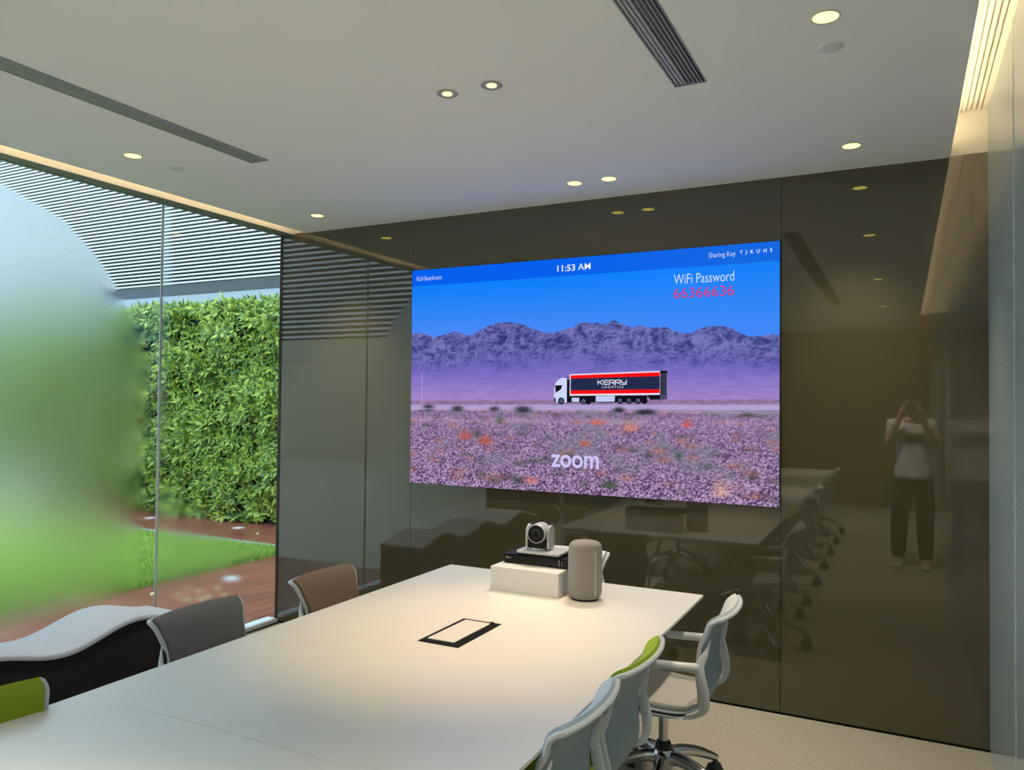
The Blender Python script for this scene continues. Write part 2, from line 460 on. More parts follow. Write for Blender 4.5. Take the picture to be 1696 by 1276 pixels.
def screen_picture(NU=700, NV=430):
    u, v = np.meshgrid(np.linspace(0, 1, NU), np.linspace(0, 1, NV))
    def L3(c): return np.array(c, float)[None, None, :]
    def mix(a, b, t): return a*(1-t[..., None])+b*t[..., None]
    def sm(x, a, b): t = np.clip((x-a)/(b-a), 0, 1); return t*t*(3-2*t)
    # sky
    t = np.clip((v-.65)/.27, 0, 1)
    col = mix(L3((88, 140, 246)), L3((14, 128, 250)), t)
    col = mix(col, L3((46, 134, 250)), .5*sm(u, .2, 1.0)*(1-t*.6))
    col = col*(1+.03*(fbm(u*4, v*16, 5)[..., None]-.5))
    bar = (v > .9235)
    col = np.where(bar[..., None], mix(L3((6, 96, 238)), L3((22, 104, 226)), sm(u, .3, 1.0)), col)
    # mountains
    mx = np.array([a for a, b in MTN]); mz = np.array([b for a, b in MTN])
    top = np.interp(u, mx, mz)+.010*(fbm(u*60, u*0, 11)-.5)
    base = .53+.015*np.sin(u*3)
    h = np.clip((top-v)/(top-base), 0, 1)
    warp = fbm(u*9, v*9, 61)-.5
    r1 = fbm(u*34+warp*4+v*9, v*24-u*6, 21, 6, True)
    r2 = fbm(u*90-v*50+warp*6, v*60+u*16, 31, 4, True)
    lit = np.clip((r1-.58)*1.5+(r2-.58)*1.5+.40, 0, 1)
    mc = mix(L3((54, 58, 124)), L3((118, 120, 186)), lit)
    mc = mix(mc, L3((108, 102, 190)), .70*sm(h, .40, 1.0)*np.clip(.45+.6*r2, 0, 1))
    m = sm(top-v, -.0015, .0025)
    col = mix(col, mc, m)
    # plain in front of the mountains
    edge = base+.05*(fbm(u*14, u*0+3, 41)-.5)
    pc = mix(L3((118, 106, 196)), L3((160, 132, 198)), sm(.55-v, 0, .17))
    pc = pc*(1+.16*(fbm(u*40, v*140, 51)[..., None]-.5))
    col = mix(col, pc, sm(edge-v, -.02, .03))
    # scrub line, road
    d = .367+.018*u
    scr = mix(L3((118, 92, 132)), L3((170, 140, 176)), fbm(u*90, v*160, 71))
    col = mix(col, scr, sm(d+.022-v, 0, .008)*(v > d))
    road = mix(L3((168, 152, 205)), L3((186, 170, 216)), fbm(u*50, v*200, 81))
    col = mix(col, road, sm(d-v, 0, .004))
    # desert foreground
    fd = np.clip((.357-v)/.357, 0, 1)
    sc = 1.0/(0.25+fd)
    nx, ny = u*70*sc, np.log(.25+fd)*60
    f1 = fbm(nx, ny*1.3, 91, 3); f2 = fbm(u*230, v*170, 101, 3); f3 = fbm(u*11, v*16, 111, 4)
    f4 = fbm(u*420, v*300, 121, 2)
    amp = .55+1.5*np.clip(fd, 0, 1)**.8
    g = np.clip(.50+((f2-.5)*1.3+(f4-.5)*1.5+(f1-.5)*.6)*amp, 0, 1)
    fc = mix(L3((66, 44, 82)), L3((198, 168, 206)), g)
    fc = mix(fc, L3((152, 128, 168)), .40*np.ones_like(u)*(1-fd*.8))
    fc = mix(fc, L3((206, 166, 196)), .65*np.exp(-((v-.296-.02*u)/.011)**2)*np.clip(f3*2.2-.4, 0, 1))
    fc = mix(fc, L3((214, 182, 208)), .5*np.exp(-((v-.345-.008*u)/.006)**2))
    fc = mix(fc, L3((128, 128, 142)), .55*sm(f3, .42, .66)*sm(v, .06, .16))
    # bushes
    rs = np.random.RandomState(7)
    def bush(cu, cv, ru, rv, c1, a=.85):
        nonlocal fc
        du = (u-cu)/ru; dv = (v-cv)/rv
        q = np.exp(-(du*du+np.where(dv > 0, dv*dv*.8, dv*dv*3))*1.6)*np.clip(.35+1.2*f2, 0, 1)
        fc = mix(fc, L3(c1)*np.ones((NV, NU, 1))*(.75+.6*f2[..., None]), np.clip(q*a*1.5, 0, .92))
    pal = [(66, 70, 66), (74, 84, 78), (150, 96, 88), (166, 106, 96), (92, 88, 92), (132, 110, 120)]
    for k in range(150):
        fdv = rs.rand()**1.6; cv = .345-.33*fdv; s_ = .006+.013*fdv
        bush(rs.rand(), cv, s_*(1+rs.rand()), s_*1.1, pal[rs.randint(len(pal))], .30+.25*rs.rand())
    for cu, cv, ru, rv, cc in ((.18, .222, .022, .03, (176, 84, 76)), (.245, .205, .024, .032, (178, 90, 78)), (.53, .21, .016, .02, (180, 96, 78)), (.65, .28, .028, .026, (190, 120, 110)), (.79, .30, .012, .022, (196, 84, 78)), (.56, .30, .018, .015, (180, 96, 88)), (.87, .045, .022, .05, (206, 160, 150)), (.595, .04, .025, .022, (66, 84, 66)), (.355, .345, .020, .014, (48, 52, 52)), (.62, .352, .018, .012, (52, 56, 54)), (.685, .345, .026, .013, (40, 46, 44)), (.155, .346, .022, .013, (56, 52, 60)), (.93, .34, .02, .012, (70, 70, 66)), (.22, .235, .012, .024, (80, 76, 82)), (.72, .19, .02, .02, (170, 112, 118)), (.77, .175, .012, .02, (62, 84, 72)), (.14, .27, .02, .022, (160, 120, 120)), (.38, .04, .025, .02, (196, 120, 116)), (.06, .343, .02, .012, (60, 60, 62)), (.45, .33, .014, .010, (86, 70, 80)), (.285, .30, .014, .024, (88, 92, 90))):
        bush(cu, cv, ru, rv, cc, .72)
    col = mix(col, fc, sm(d-.020-v, 0, .006))
    for cu, cv, ru, rv in ((.06, .358, .02, .01), (.155, .352, .02, .014), (.27, .352, .016, .012), (.62, .356, .016, .012), (.69, .35, .026, .012), (.355, .354, .026, .014)):
        q = np.exp(-(((u-cu)/ru)**2+((v-cv)/rv)**2)*1.5)*np.clip(.3+1.3*f2, 0, 1)
        col = mix(col, L3((50, 50, 56)), np.clip(q*1.3, 0, .9))
    # thin pole at the left
    q = np.exp(-((u-.0365)/.0011)**2)*((v > .366) & (v < .515))
    col = mix(col, L3((196, 190, 226)), q*.75)
    # LED pixel banding
    return np.clip(col, 0, 255)

def build_screen():
    NU, NV = 700, 430
    col = screen_picture(NU, NV)/255.0
    l = np.where(col <= .04045, col/12.92, ((col+.055)/1.055)**2.4)
    rgba = np.ones((NV*NU, 4), np.float32); rgba[:, :3] = l.reshape(-1, 3)
    xs = np.linspace(SX0+.002, SX1-.002, NU); zs = np.linspace(SZ0+.002, SZ1-.002, NV)
    X, Z = np.meshgrid(xs, zs)
    co = np.stack([X, np.full_like(X, SY), Z], -1).reshape(-1, 3)
    i = np.arange(NU*NV).reshape(NV, NU)
    q = np.stack([i[:-1, :-1], i[:-1, 1:], i[1:, 1:], i[1:, :-1]], -1).reshape(-1, 4)
    me = bpy.data.meshes.new('display'); n = len(q)
    me.vertices.add(len(co)); me.vertices.foreach_set('co', co.ravel())
    me.loops.add(n*4); me.loops.foreach_set('vertex_index', q.ravel())
    me.polygons.add(n); me.polygons.foreach_set('loop_start', np.arange(n)*4)
    me.update(calc_edges=True); me.validate()
    a = me.color_attributes.new('picture', 'FLOAT_COLOR', 'POINT'); a.data.foreach_set('color', rgba.ravel())
    m = bpy.data.materials.new('led_picture'); m.use_nodes = True
    nt = m.node_tree; nt.nodes.clear()
    at = nt.nodes.new('ShaderNodeVertexColor'); at.layer_name = 'picture'
    e = nt.nodes.new('ShaderNodeEmission'); ou = nt.nodes.new('ShaderNodeOutputMaterial')
    nt.links.new(at.outputs[0], e.inputs[0]); nt.links.new(e.outputs[0], ou.inputs[0])
    root = empty('led_screen', ((SX0+SX1)/2, YB, SZ0))
    tag(root, 'large wall screen showing a truck in a desert below mountains', 'screen')
    o = MB().box(SX0, SX1, SY+.0012, YB-.0003, SZ0, SZ1).build('cabinet', M['black']); rel(o, root)
    o = link_mesh('display', me, m); rel(o, root)
    # flat picture pieces lit by the panel itself
    cols = {}
    def E(r, g, b):
        k = (r, g, b)
        if k not in cols: cols[k] = emis('led_colour_%d_%d_%d' % k, lin(*k), 1.0)
        return cols[k]
    def poly(mb, pts, y):
        mb.add([(suv(a, b)[0], y, suv(a, b)[1]) for a, b in pts], [tuple(range(len(pts)))])
    def disc(mb, cu, cv, r, y, n=24):
        cx, cz = suv(cu, cv); R = r*(SX1-SX0)
        mb.add([(cx+R*math.cos(2*PI*k/n), y, cz+R*math.sin(2*PI*k/n)) for k in range(n)], [tuple(range(n))])
    # --- truck
    mats = [E(235, 232, 250), E(250, 18, 22), E(36, 44, 78), E(20, 20, 30), E(206, 214, 246), E(70, 72, 96), E(120, 130, 170), E(196, 206, 244)]
    mb = MB(); y = SY
    def P(i, pts, k): mb.cur = i; poly(mb, pts, y-.0004*k)
    P(3, [(.484, .384), (.692, .388), (.692, .416), (.484, .414)], 1)
    P(3, [(.7, .398), (.741, .401), (.741, .42), (.69, .418)], 1)
    P(0, [(.4876, .4125), (.7237, .4185), (.7237, .5145), (.4876, .5037)], 2)
    P(2, [(.4903, .42), (.7232, .426), (.7232, .5085), (.4903, .4985)], 3)
    P(1, [(.4903, .4195), (.7232, .4255), (.7232, .441), (.4903, .435)], 4)
    P(1, [(.4903, .4855), (.7232, .4935), (.7232, .5095), (.4903, .499)], 4)
    P(5, [(.7237, .398), (.7405, .402), (.7405, .512), (.7237, .5145)], 2)
    for k in range(3): P(3, [(.7262+k*.0045, .42), (.728+k*.0045, .42), (.728+k*.0045, .508), (.7262+k*.0045, .508)], 3)
    P(3, [(.7237, .507), (.7415, .505), (.7415, .514), (.7237, .5155)], 3)
    P(4, [(.4445, .384), (.4440, .41), (.4452, .455), (.4470, .462), (.4525, .4765), (.4620, .4865), (.4735, .4915), (.4800, .4900), (.4800, .384)], 2)
    P(3, [(.4800, .384), (.4880, .384), (.4880, .480), (.4800, .484)], 2)
    P(3, [(.4720, .4885), (.4865, .4885), (.4865, .4915), (.4735, .4915)], 3)
    P(3, [(.4472, .4563), (.4665, .4579), (.4644, .4412), (.4491, .4244)], 3)
    P(3, [(.4440, .448), (.4452, .448), (.4462, .462), (.4448, .462)], 3)
    P(5, [(.4442, .384), (.4500, .384), (.4495, .402), (.4442, .404)], 3)
    P(7, [(.4939, .387), (.5143, .387), (.5143, .4048), (.4939, .4048)], 3)
    P(7, [(.5588, .3882), (.6086, .3898), (.6095, .4141), (.5588, .412)], 3)
    for cu, cv, r in ((.4647, .3905, .0088), (.5260, .3905, .0082), (.6228, .394, .0082), (.6461, .3945, .0082), (.6691, .395, .0082), (.5390, .390, .0082), (.6850, .394, .0078)):
        mb.cur = 3; disc(mb, cu, cv, r, y-.0016)
    for cu, cv, r in ((.4647, .3905, .0045), (.5260, .3905, .0048), (.6228, .394, .0044), (.6461, .3945, .0044), (.6691, .395, .0044)):
        mb.cur = 6; disc(mb, cu, cv, r, y-.0020)
        mb.cur = 3; disc(mb, cu, cv, r*.55, y-.0024)
    o = mb.build('truck_picture', mats); rel(o, root)
    # --- lettering on the trailer, drawn as square-cornered strokes
    mb = MB(); y2 = SY-.0026
    ku0, ku1, kv0, kv1 = .5648, .6418, .4606, .4779
    def stroke(pts, wd, y=y2):
        for (a, b) in zip(pts[:-1], pts[1:]):
            ax, az = suv(*a); bx, bz = suv(*b); dx, dz = bx-ax, bz-az; l_ = math.hypot(dx, dz)
            nx_, nz_ = -dz/l_*wd/2, dx/l_*wd/2; ex, ez = dx/l_*wd/2, dz/l_*wd/2
            mb.add([(ax-ex+nx_, y, az-ez+nz_), (bx+ex+nx_, y, bz+ez+nz_), (bx+ex-nx_, y, bz+ez-nz_), (ax-ex-nx_, y, az-ez-nz_)], [(0, 1, 2, 3)])
    def letter(k, strokes):
        wl_ = (ku1-ku0)/5; x_ = ku0+k*wl_; w_ = wl_*.80
        for s_ in strokes: stroke([(x_+a*w_, kv0+b*(kv1-kv0)) for a, b in s_], .0044)
    letter(0, [[(0, 0), (0, 1)], [(0, .5), (.3, .5)], [(.3, .5), (1, 1)], [(.3, .5), (1, 0)]])
    letter(1, [[(1, 1), (.2, 1), (0, .8), (0, .2), (.2, 0), (1, 0)], [(0, .5), (.95, .5)]])
    letter(2, [[(0, 0), (0, 1), (.85, 1), (1, .85), (1, .55), (.85, .42), (.1, .42)], [(.55, .42), (1, 0)]])
    letter(3, [[(0, 0), (0, 1), (.85, 1), (1, .85), (1, .55), (.85, .42), (.1, .42)], [(.55, .42), (1, 0)]])
    letter(4, [[(0, 1), (0, .55), (.15, .4), (1, .4)], [(1, 1), (1, .15), (.85, 0), (.1, 0)]])
    o = mb.build('trailer_lettering', E(240, 238, 252)); rel(o, root)
    # --- text
    def text(body, u0, u1, v0, v1, col, bold=0, name='lettering', space=1.0, hairline=0):
        cu = bpy.data.curves.new('t', 'FONT'); cu.body = body; cu.size = 1; cu.offset = bold; cu.space_character = space
        cu.resolution_u = 4
        ob = bpy.data.objects.new('t', cu); C.objects.link(ob)
        dg = bpy.context.evaluated_depsgraph_get()
        me = bpy.data.meshes.new_from_object(ob.evaluated_get(dg))
        bpy.data.objects.remove(ob); bpy.data.curves.remove(cu)
        n = len(me.vertices); p = np.empty(n*3); me.vertices.foreach_get('co', p); p = p.reshape(-1, 3)
        a0, a1, b0, b1 = p[:, 0].min(), p[:, 0].max(), p[:, 1].min(), p[:, 1].max()
        x0, z0 = suv(u0, v0); x1, z1 = suv(u1, v1)
        q = np.empty_like(p); q[:, 0] = x0+(p[:, 0]-a0)/(a1-a0)*(x1-x0); q[:, 1] = SY-.0028; q[:, 2] = z0+(p[:, 1]-b0)/(b1-b0)*(z1-z0)
        me.vertices.foreach_set('co', q.ravel()); me.update()
        o = link_mesh(name, me, E(*col)); rel(o, root); return o
    text('LOGISTICS', .5757, .6312, .4452, .4548, (236, 236, 250), .0, 'trailer_lettering', 1.45)
    text('KLN Boardroom', .0165, .0995, .9475, .9685, (196, 214, 250), 0, 'screen_text')
    text('11:53', .451, .5005, .9425, .970, (244, 244, 255), .012, 'screen_text')
    text('AM', .5085, .5425, .9440, .9705, (244, 244, 255), .004, 'screen_text')
    text('Sharing Key', .8395, .9015, .9475, .9735, (196, 214, 250), 0, 'screen_text')
    text('TJKUHS', .911, .983, .9545, .973, (236, 240, 255), .008, 'screen_text', 2.2)
    text('WiFi Password', .7565, .8985, .8585, .897, (214, 228, 255), -.006, 'screen_text')
    text('66366636', .7565, .898, .8020, .8420, (240, 40, 96), -.008, 'screen_text')
    text('zoom', .4375, .569, .1085, .1635, (206, 198, 250), .018, 'screen_text')
build_screen()

# ------------------------------------------------------------------ ceiling fittings
def downlight(x, y, label, group, power=DOWN_W):
    t = empty('downlight', (x, y, HC)); tag(t, label, 'downlight', group)
    o = MB().lathe([(.0385, -.002), (.044, -.003), (.0445, 0), (.0385, 0)][::-1]+[(.0445, 0)], seg=32).build('trim_ring', M['trim_white'], t, True)
    o = MB().lathe([(0, -.0015), (.0385, -.0015), (.0385, 0), (0, 0)], seg=32).build('lens', M['lamp'], t)
    li = bpy.data.lights.new('lamp_light', 'SPOT'); li.energy = power; li.color = WARM; li.spot_size = math.radians(84); li.spot_blend = 1.0; li.shadow_soft_size = .03
    lo = bpy.data.objects.new('lamp_light', li); C.objects.link(lo); lo.parent = t; lo.location = (0, 0, -.012)
    return t
gR = 'round downlights along the right wall'
downlight(-.212, 2.518, 'large bright round downlight in the ceiling corner beside the right grille', gR)
downlight(-.212, 3.835, 'round downlight in the right part of the ceiling close to the brown wall', gR)
for y, lb in ((.41, 'round downlight over the aisle, seen only mirrored third in the brown glass row'), (-1.83, 'round downlight over the aisle, seen only mirrored fourth in the brown glass row'), (-3.87, 'round downlight over the aisle, farthest mirrored in the brown glass row')):
    downlight(-.212, y, lb, gR, REAR_W)
downlight(-3.371, 2.508, 'round downlight above the window bench, left of the small ceiling disc', 'round downlights along the window')
downlight(-3.372, 3.845, 'round downlight near the corner of window and brown glass wall', 'round downlights along the window')
for y, lb in ((.41, 'added unseen fill downlight along the window, third from the brown wall, behind the camera'), (-1.83, 'added unseen fill downlight along the window, fourth from the brown wall, behind the camera'), (-3.87, 'added unseen fill downlight along the window, nearest to the rear wall')):
    downlight(-3.371, y, lb, 'round downlights along the window', REAR_W)  # unseen lamps added at the rear to brighten the ceiling with bounced light
gS = 'pair of round downlights before the screen'
downlight(-1.590, 3.862, 'left one of the two downlights above the screen', gS)
downlight(-1.395, 3.862, 'right one of the two downlights above the screen', gS)

def spot(x, y, label, power=SPOT_W):
    t = empty('spotlight', (x, y, HC)); tag(t, label, 'spotlight', 'adjustable ceiling spotlights')
    MB().lathe([(.018, -.001), (.0395, -.004), (.0415, -.002), (.0415, 0), (.018, 0), (.018, -.001)], seg=36).build('ring', M['trim_grey'], t, True)
    MB().lathe([(0, -.0035), (.019, -.0035), (.019, -.0005), (0, -.0005)], seg=28).build('lens', M['lamp_spot'], t)
    li = bpy.data.lights.new('lamp_light', 'SPOT'); li.energy = power; li.color = (1.0, .69, .32); li.spot_size = math.radians(52); li.spot_blend = 1.0; li.shadow_soft_size = .02
    lo = bpy.data.objects.new('lamp_light', li); C.objects.link(lo); lo.parent = t; lo.location = (0, 0, -.015)
spot(-1.572, 2.521, 'left one of the two grey ringed spotlights over the table')
spot(-1.380, 2.525, 'right one of the two grey ringed spotlights over the table')
spot(-1.572, .42, 'left grey ringed spotlight of the pair above the table right behind the camera')
spot(-1.380, .42, 'right grey ringed spotlight of the pair above the table right behind the camera')
for y in (-2.05,):
    spot(-1.572, y, 'left grey ringed spotlight over the rear table half, seen only mirrored')
    spot(-1.380, y, 'right grey ringed spotlight over the rear table half, seen only mirrored')

def disc(x, y, label):
    o = MB().lathe([(0, -.004), (.036, -.004), (.0405, -.002), (.0415, 0), (0, 0)], c=(x, y, HC), seg=36).build('ceiling_disc', M['sensor'], None, True)
    tag(o, label, 'ceiling disc', 'flat discs on the ceiling')
disc(-3.356, 2.754, 'small flat pale disc on the ceiling near the window')
disc(-.214, 2.741, 'flat pale disc on the ceiling behind the large right downlight')

def diffuser(R, label, left):
    x0, x1, y0, y1 = R
    t = empty('slot_diffuser', ((x0+x1)/2, (y0+y1)/2, HC)); tag(t, label, 'air diffuser', 'slot diffusers in the ceiling')
    o = MB().box(x0, x1, y0, y1, HC+.055, HC+.065).box(x0, x0+.0015, y0, y1, HC+.003, HC+.06).box(x1-.0015, x1, y0, y1, HC+.003, HC+.06).box(x0, x1, y1-.0015, y1, HC+.003, HC+.06).build('plenum', M['dark']); rel(o, t)
    o = MB().box(x0-.002, x0+.003, y0, y1, HC-.002, HC+.004).box(x1-.003, x1+.002, y0, y1, HC-.002, HC+.004).box(x0, x1, y1-.004, y1+.001, HC-.002, HC+.01).build('frame', M['alu_dark']); rel(o, t)
    if left:
        o = MB().box(x0+.003, x0+.062, y0, y1-.004, HC-.001, HC+.004).build('blank_plate', M['alu_dark']); rel(o, t)
        xs = [x0+.066+k*.0115 for k in range(4)]
    else:
        xs = [x0+(x1-x0)*(k+1)/8 for k in range(7)]
    for x in xs:
        o = MB().box(x-.0013, x+.0013, y0, y1-.004, HC-.001, HC+.022).build('blade', M['alu']); rel(o, t)
    if not left:
        for k in range(3):
            o = MB().box(x0+.004+k*.0144, x0+.0125+k*.0144, y0, y1-.004, HC+.004, HC+.008).build('deflector', M['alu']); rel(o, t)
diffuser(DR, 'dark slot diffuser with eight slots, running above the right side of the table', False)
diffuser(DL, 'long slot diffuser with a grey blank plate, on the window side of the ceiling', True)

# ================================================================== TABLE
TX0, TX1 = -2.132, -.803
def table(y0, y1, label, end=False):
    t = empty('meeting_table', ((TX0+TX1)/2, (y0+y1)/2, 0)); tag(t, label, 'table', 'white table units of the long meeting table')
    mb = MB()
    # top with an under-cut edge; the middle unit nearest the screen has an opening for the socket box
    mb.box(TX0, TX1, y0, y1, TZ-.012, TZ)
    o = mb.build('tabletop', M['table'], None, bevel=.0015); rel(o, t)
    mb = MB()
    a = .045
    lo = [(TX0+a, y0+.002), (TX1-a, y0+.002), (TX1-a, y1-a), (TX0+a, y1-a)]
    hi = [(TX0+.002, y0+.002), (TX1-.002, y0+.002), (TX1-.002, y1-.002), (TX0+.002, y1-.002)]
    mb.add([(x, y, TZ-.034) for x, y in lo]+[(x, y, TZ-.0122) for x, y in hi], [(3, 2, 1, 0), (4, 5, 6, 7), (0, 1, 5, 4), (1, 2, 6, 5), (2, 3, 7, 6), (3, 0, 4, 7)])
    o = mb.build('underside', M['table_edge']); rel(o, t)
    for yy in (y0+.35, y1-.42):
        o = MB().box(TX0+.25, TX1-.25, yy-.03, yy+.03, TZ-.075, TZ-.0345).build('crossbar', M['alu_dark']); rel(o, t)
        for sx_, xx in ((-1, TX0+.30), (1, TX1-.30)):
            o = MB().tube([(xx, yy, TZ-.06), (xx+sx_*.16, yy, .012)], [.03, .024], seg=4, flat=.6, up=(0, 1, 0)).build('leg', M['alu_dark']); rel(o, t)
            o = MB().lathe([(0, 0), (.02, 0), (.02, .014), (0, .014)], c=(xx+sx_*.16, yy, 0), seg=16).build('foot', M['black']); rel(o, t)
    return t
t1 = table(1.4665, 3.505, 'white meeting table unit nearest the screen, with the socket box', True)
table(-.568, 1.4655, 'white meeting table unit nearest the camera, beyond the table seam')
table(-2.603, -.569, 'white meeting table unit at the rear, seen only mirrored')

# socket box set into the table top: black recess with a lifted white flap
g = empty('table_socket_box', (-1.47, 2.497, TZ)); tag(g, 'black framed socket box with a white flap in the table top', 'socket box')
gx0, gx1, gy0, gy1 = -1.554, -1.385, 2.333, 2.661
o = MB().box(gx0, gx1, gy0, gy1, TZ+.0002, TZ+.0012).build('recess_frame', M['socket_black']); rel(o, g)
mb = MB()
th = .003; zl, zh = TZ+.0015, TZ+.0025
x0, x1, y0, y1 = gx0+.019, gx1-.038, gy0+.036, gy1-.017
mb.add([(x0, y0, zl), (x1, y0, zl), (x1, y1, zl), (x0, y1, zl), (x0, y0, zl+th), (x1, y0, zl+th), (x1, y1, zh), (x0, y1, zh)],
       [(3, 2, 1, 0), (4, 5, 6, 7), (0, 1, 5, 4), (1, 2, 6, 5), (2, 3, 7, 6), (3, 0, 4, 7)])
o = mb.build('flap', M['table']); rel(o, g)
o = MB().box(x1-.004, x1+.008, y1-.002, y1+.010, TZ+.0012, TZ+.007).build('hinge', M['black']); rel(o, g)

# ------------------------------------------------------------------ things on the table
bx = MB().box(-1.688, -1.349, 3.125, 3.40, TZ, .848).build('riser_box', M['box'], bevel=.002)
tag(bx, 'plain white riser box under the black conference codec', 'box')

cz = .848
cd = empty('conference_codec', (-1.49, 3.33, cz)); tag(cd, 'flat black conference codec lying on the white riser box', 'codec')
o = MB().box(-1.674, -1.31, 3.222, 3.43, cz+.003, cz+.044).build('case', M['black_gloss'], bevel=.006, segs=3); rel(o, cd)
for fx in (-1.66, -1.33):
    for fy in (3.24, 3.41):
        o = MB().lathe([(0, 0), (.008, 0), (.008, .004), (0, .004)], c=(fx, fy, cz), seg=12).build('foot', M['black']); rel(o, cd)
mk = MB()
n = 12; mk.add([(-1.653+.0034*math.cos(2*PI*k/n), 3.2215, cz+.027+.0046*math.sin(2*PI*k/n)) for k in range(n)], [tuple(range(n))])
for k in range(3): mk.box(-1.646+k*.0055, -1.642+k*.0055, 3.2210, 3.2218, cz+.025, cz+.028)
o = mk.build('maker_mark', M['mark']); rel(o, cd)
o = MB().box(-1.389, -1.3865, 3.2205, 3.2222, cz+.008, cz+.038).box(-1.375, -1.374, 3.2205, 3.2222, cz+.008, cz+.03).build('trim_line', M['silver']); rel(o, cd)

pz = cz+.044
pc = empty('conference_camera', (-1.505, 3.29, pz)); tag(pc, 'silver and black swivel camera standing on the black codec', 'camera')
o = MB().box(-1.602, -1.392, 3.228, 3.372, pz, pz+.008).build('base_foot', M['black'], bevel=.003); rel(o, pc)
def rrect(x0, x1, y0, y1, r, n=5):
    P = []
    for cx, cy, a in ((x1-r, y1-r, 0), (x0+r, y1-r, 90), (x0+r, y0+r, 180), (x1-r, y0+r, 270)):
        for k in range(n+1):
            t = math.radians(a+90*k/n); P.append((cx+r*math.cos(t), cy+r*math.sin(t)))
    return P
o = MB().prism(rrect(-1.608, -1.388, 3.224, 3.376, .012), pz+.008, pz+.020).build('base_plate', M['silver'], bevel=.003); rel(o, pc)
hx, hy = -1.519, 3.300
hz = pz+.020
head = empty('camera_head', (0, 0, 0)); rel(head, pc)
head_rot = math.radians(4)
def rot_obj(o):
    o.parent = None
    o.matrix_world = Matrix.Identity(4)
    me = o.data
    R_ = Matrix.Translation((hx, hy, 0)) @ Matrix.Rotation(head_rot, 4, 'Z') @ Matrix.Translation((-hx, -hy, 0))
    me.transform(R_); rel(o, pc); return o
bpy.data.objects.remove(head)
o = rot_obj(MB().lathe([(0, 0), (.044, 0), (.047, .004), (.044, .010), (0, .010)], c=(hx, hy, hz), seg=32).build('turntable', M['silver'], None, True))
# yoke: two tall rounded cheeks
for s_ in (-1, 1):
    mb = MB()
    pts = [(-.040, 0), (.040, 0), (.040, .055)]+[(.040*math.cos(t), .068+.040*math.sin(t)) for t in [PI*k/10 for k in range(11)]]+[(-.040, .055)]
    x0, x1 = (hx+s_*.048, hx+s_*.058)
    n = len(pts)
    mb.add([(x0, hy+a, hz+.008+b) for a, b in pts]+[(x1, hy+a, hz+.008+b) for a, b in pts], [tuple(range(n)), tuple(range(2*n-1, n-1, -1))]+[(i, n+i, n+(i+1) % n, (i+1) % n) for i in range(n)])
    o = rot_obj(mb.build('yoke_arm', M['silver'], None, bevel=.003))
o = rot_obj(MB().box(hx-.05, hx+.05, hy-.036, hy+.036, hz+.008, hz+.05).build('yoke_front', M['black_gloss'], None, bevel=.008, segs=3))
# tilting barrel
mb = MB()
prof = [(0, -.052), (.036, -.052), (.041, -.048), (.044, -.036), (.046, 0), (.044, .030), (.034, .046), (0, .050)]
mb.lathe(prof, c=(hx, hy, hz+.078), seg=32, axis='y')
o = rot_obj(mb.build('camera_barrel', M['silver'], None, True))
o = rot_obj(MB().lathe([(0, -.0535), (.0395, -.0535), (.0395, -.050), (0, -.050)], c=(hx, hy, hz+.078), seg=32, axis='y').build('lens_face', M['black_gloss'], None))
o = rot_obj(MB().lathe([(.0395, -.052), (.0405, -.0555), (.043, -.054), (.043, -.048), (.0395, -.048), (.0395, -.052)], c=(hx, hy, hz+.078), seg=36, axis='y').build('lens_ring', M['silver'], None, True))
o = rot_obj(MB().lathe([(.014, -.0545), (.022, -.056), (.024, -.0545), (.014, -.0535), (.014, -.0545)], c=(hx, hy, hz+.078), seg=28, axis='y').build('lens_element', M['black'], None, True))

# round table speaker
sp = empty('table_speaker', (-1.247, 3.185, TZ)); tag(sp, 'tall taupe grey cylindrical speaker beside the white riser box', 'speaker')
R_ = .0735
prof = [(0, .004), (.050, .004), (.062, .008), (.0695, .018), (R_, .034), (R_, .215), (.0715, .231), (.066, .243), (.056, .2495), (.040, .252), (0, .2525)]
MB().lathe(prof, seg=56).build('body', M['spk'], sp, True)
MB().lathe([(0, 0), (.058, 0), (.060, .005), (0, .007)], seg=40).build('foot_ring', M['black'], sp, True)
def strip(a0, a1, z0, z1, r, m, name):
    mb = MB(); n = 8; A = [a0+(a1-a0)*k/n for k in range(n+1)]
    vs = [(rr*math.cos(a), rr*math.sin(a), z) for rr in (R_-.001, r) for z in (z0, z1) for a in A]
    k = n+1; fs = []
    for j in range(n):
        fs += [(2*k+j, 2*k+j+1, 3*k+j+1, 3*k+j), (j, k+j, k+j+1, j+1), (j, j+1, 2*k+j+1, 2*k+j), (k+j, 3*k+j, 3*k+j+1, k+j+1)]
    fs += [(0, 2*k, 3*k, k), (n, k+n, 3*k+n, 2*k+n)]
    mb.add(vs, fs); mb.build(name, m, sp, True)
ac = math.radians(-112)      # towards the camera
strip(math.radians(-171), math.radians(-156), .030, .216, R_+.0012, M['spk_trim'], 'side_panel')
strip(math.radians(-153), math.radians(-151), .026, .220, R_+.0010, M['spk_trim'], 'panel_edge')
strip(math.radians(-34), math.radians(-31), .026, .220, R_+.0010, M['spk_trim'], 'panel_edge')

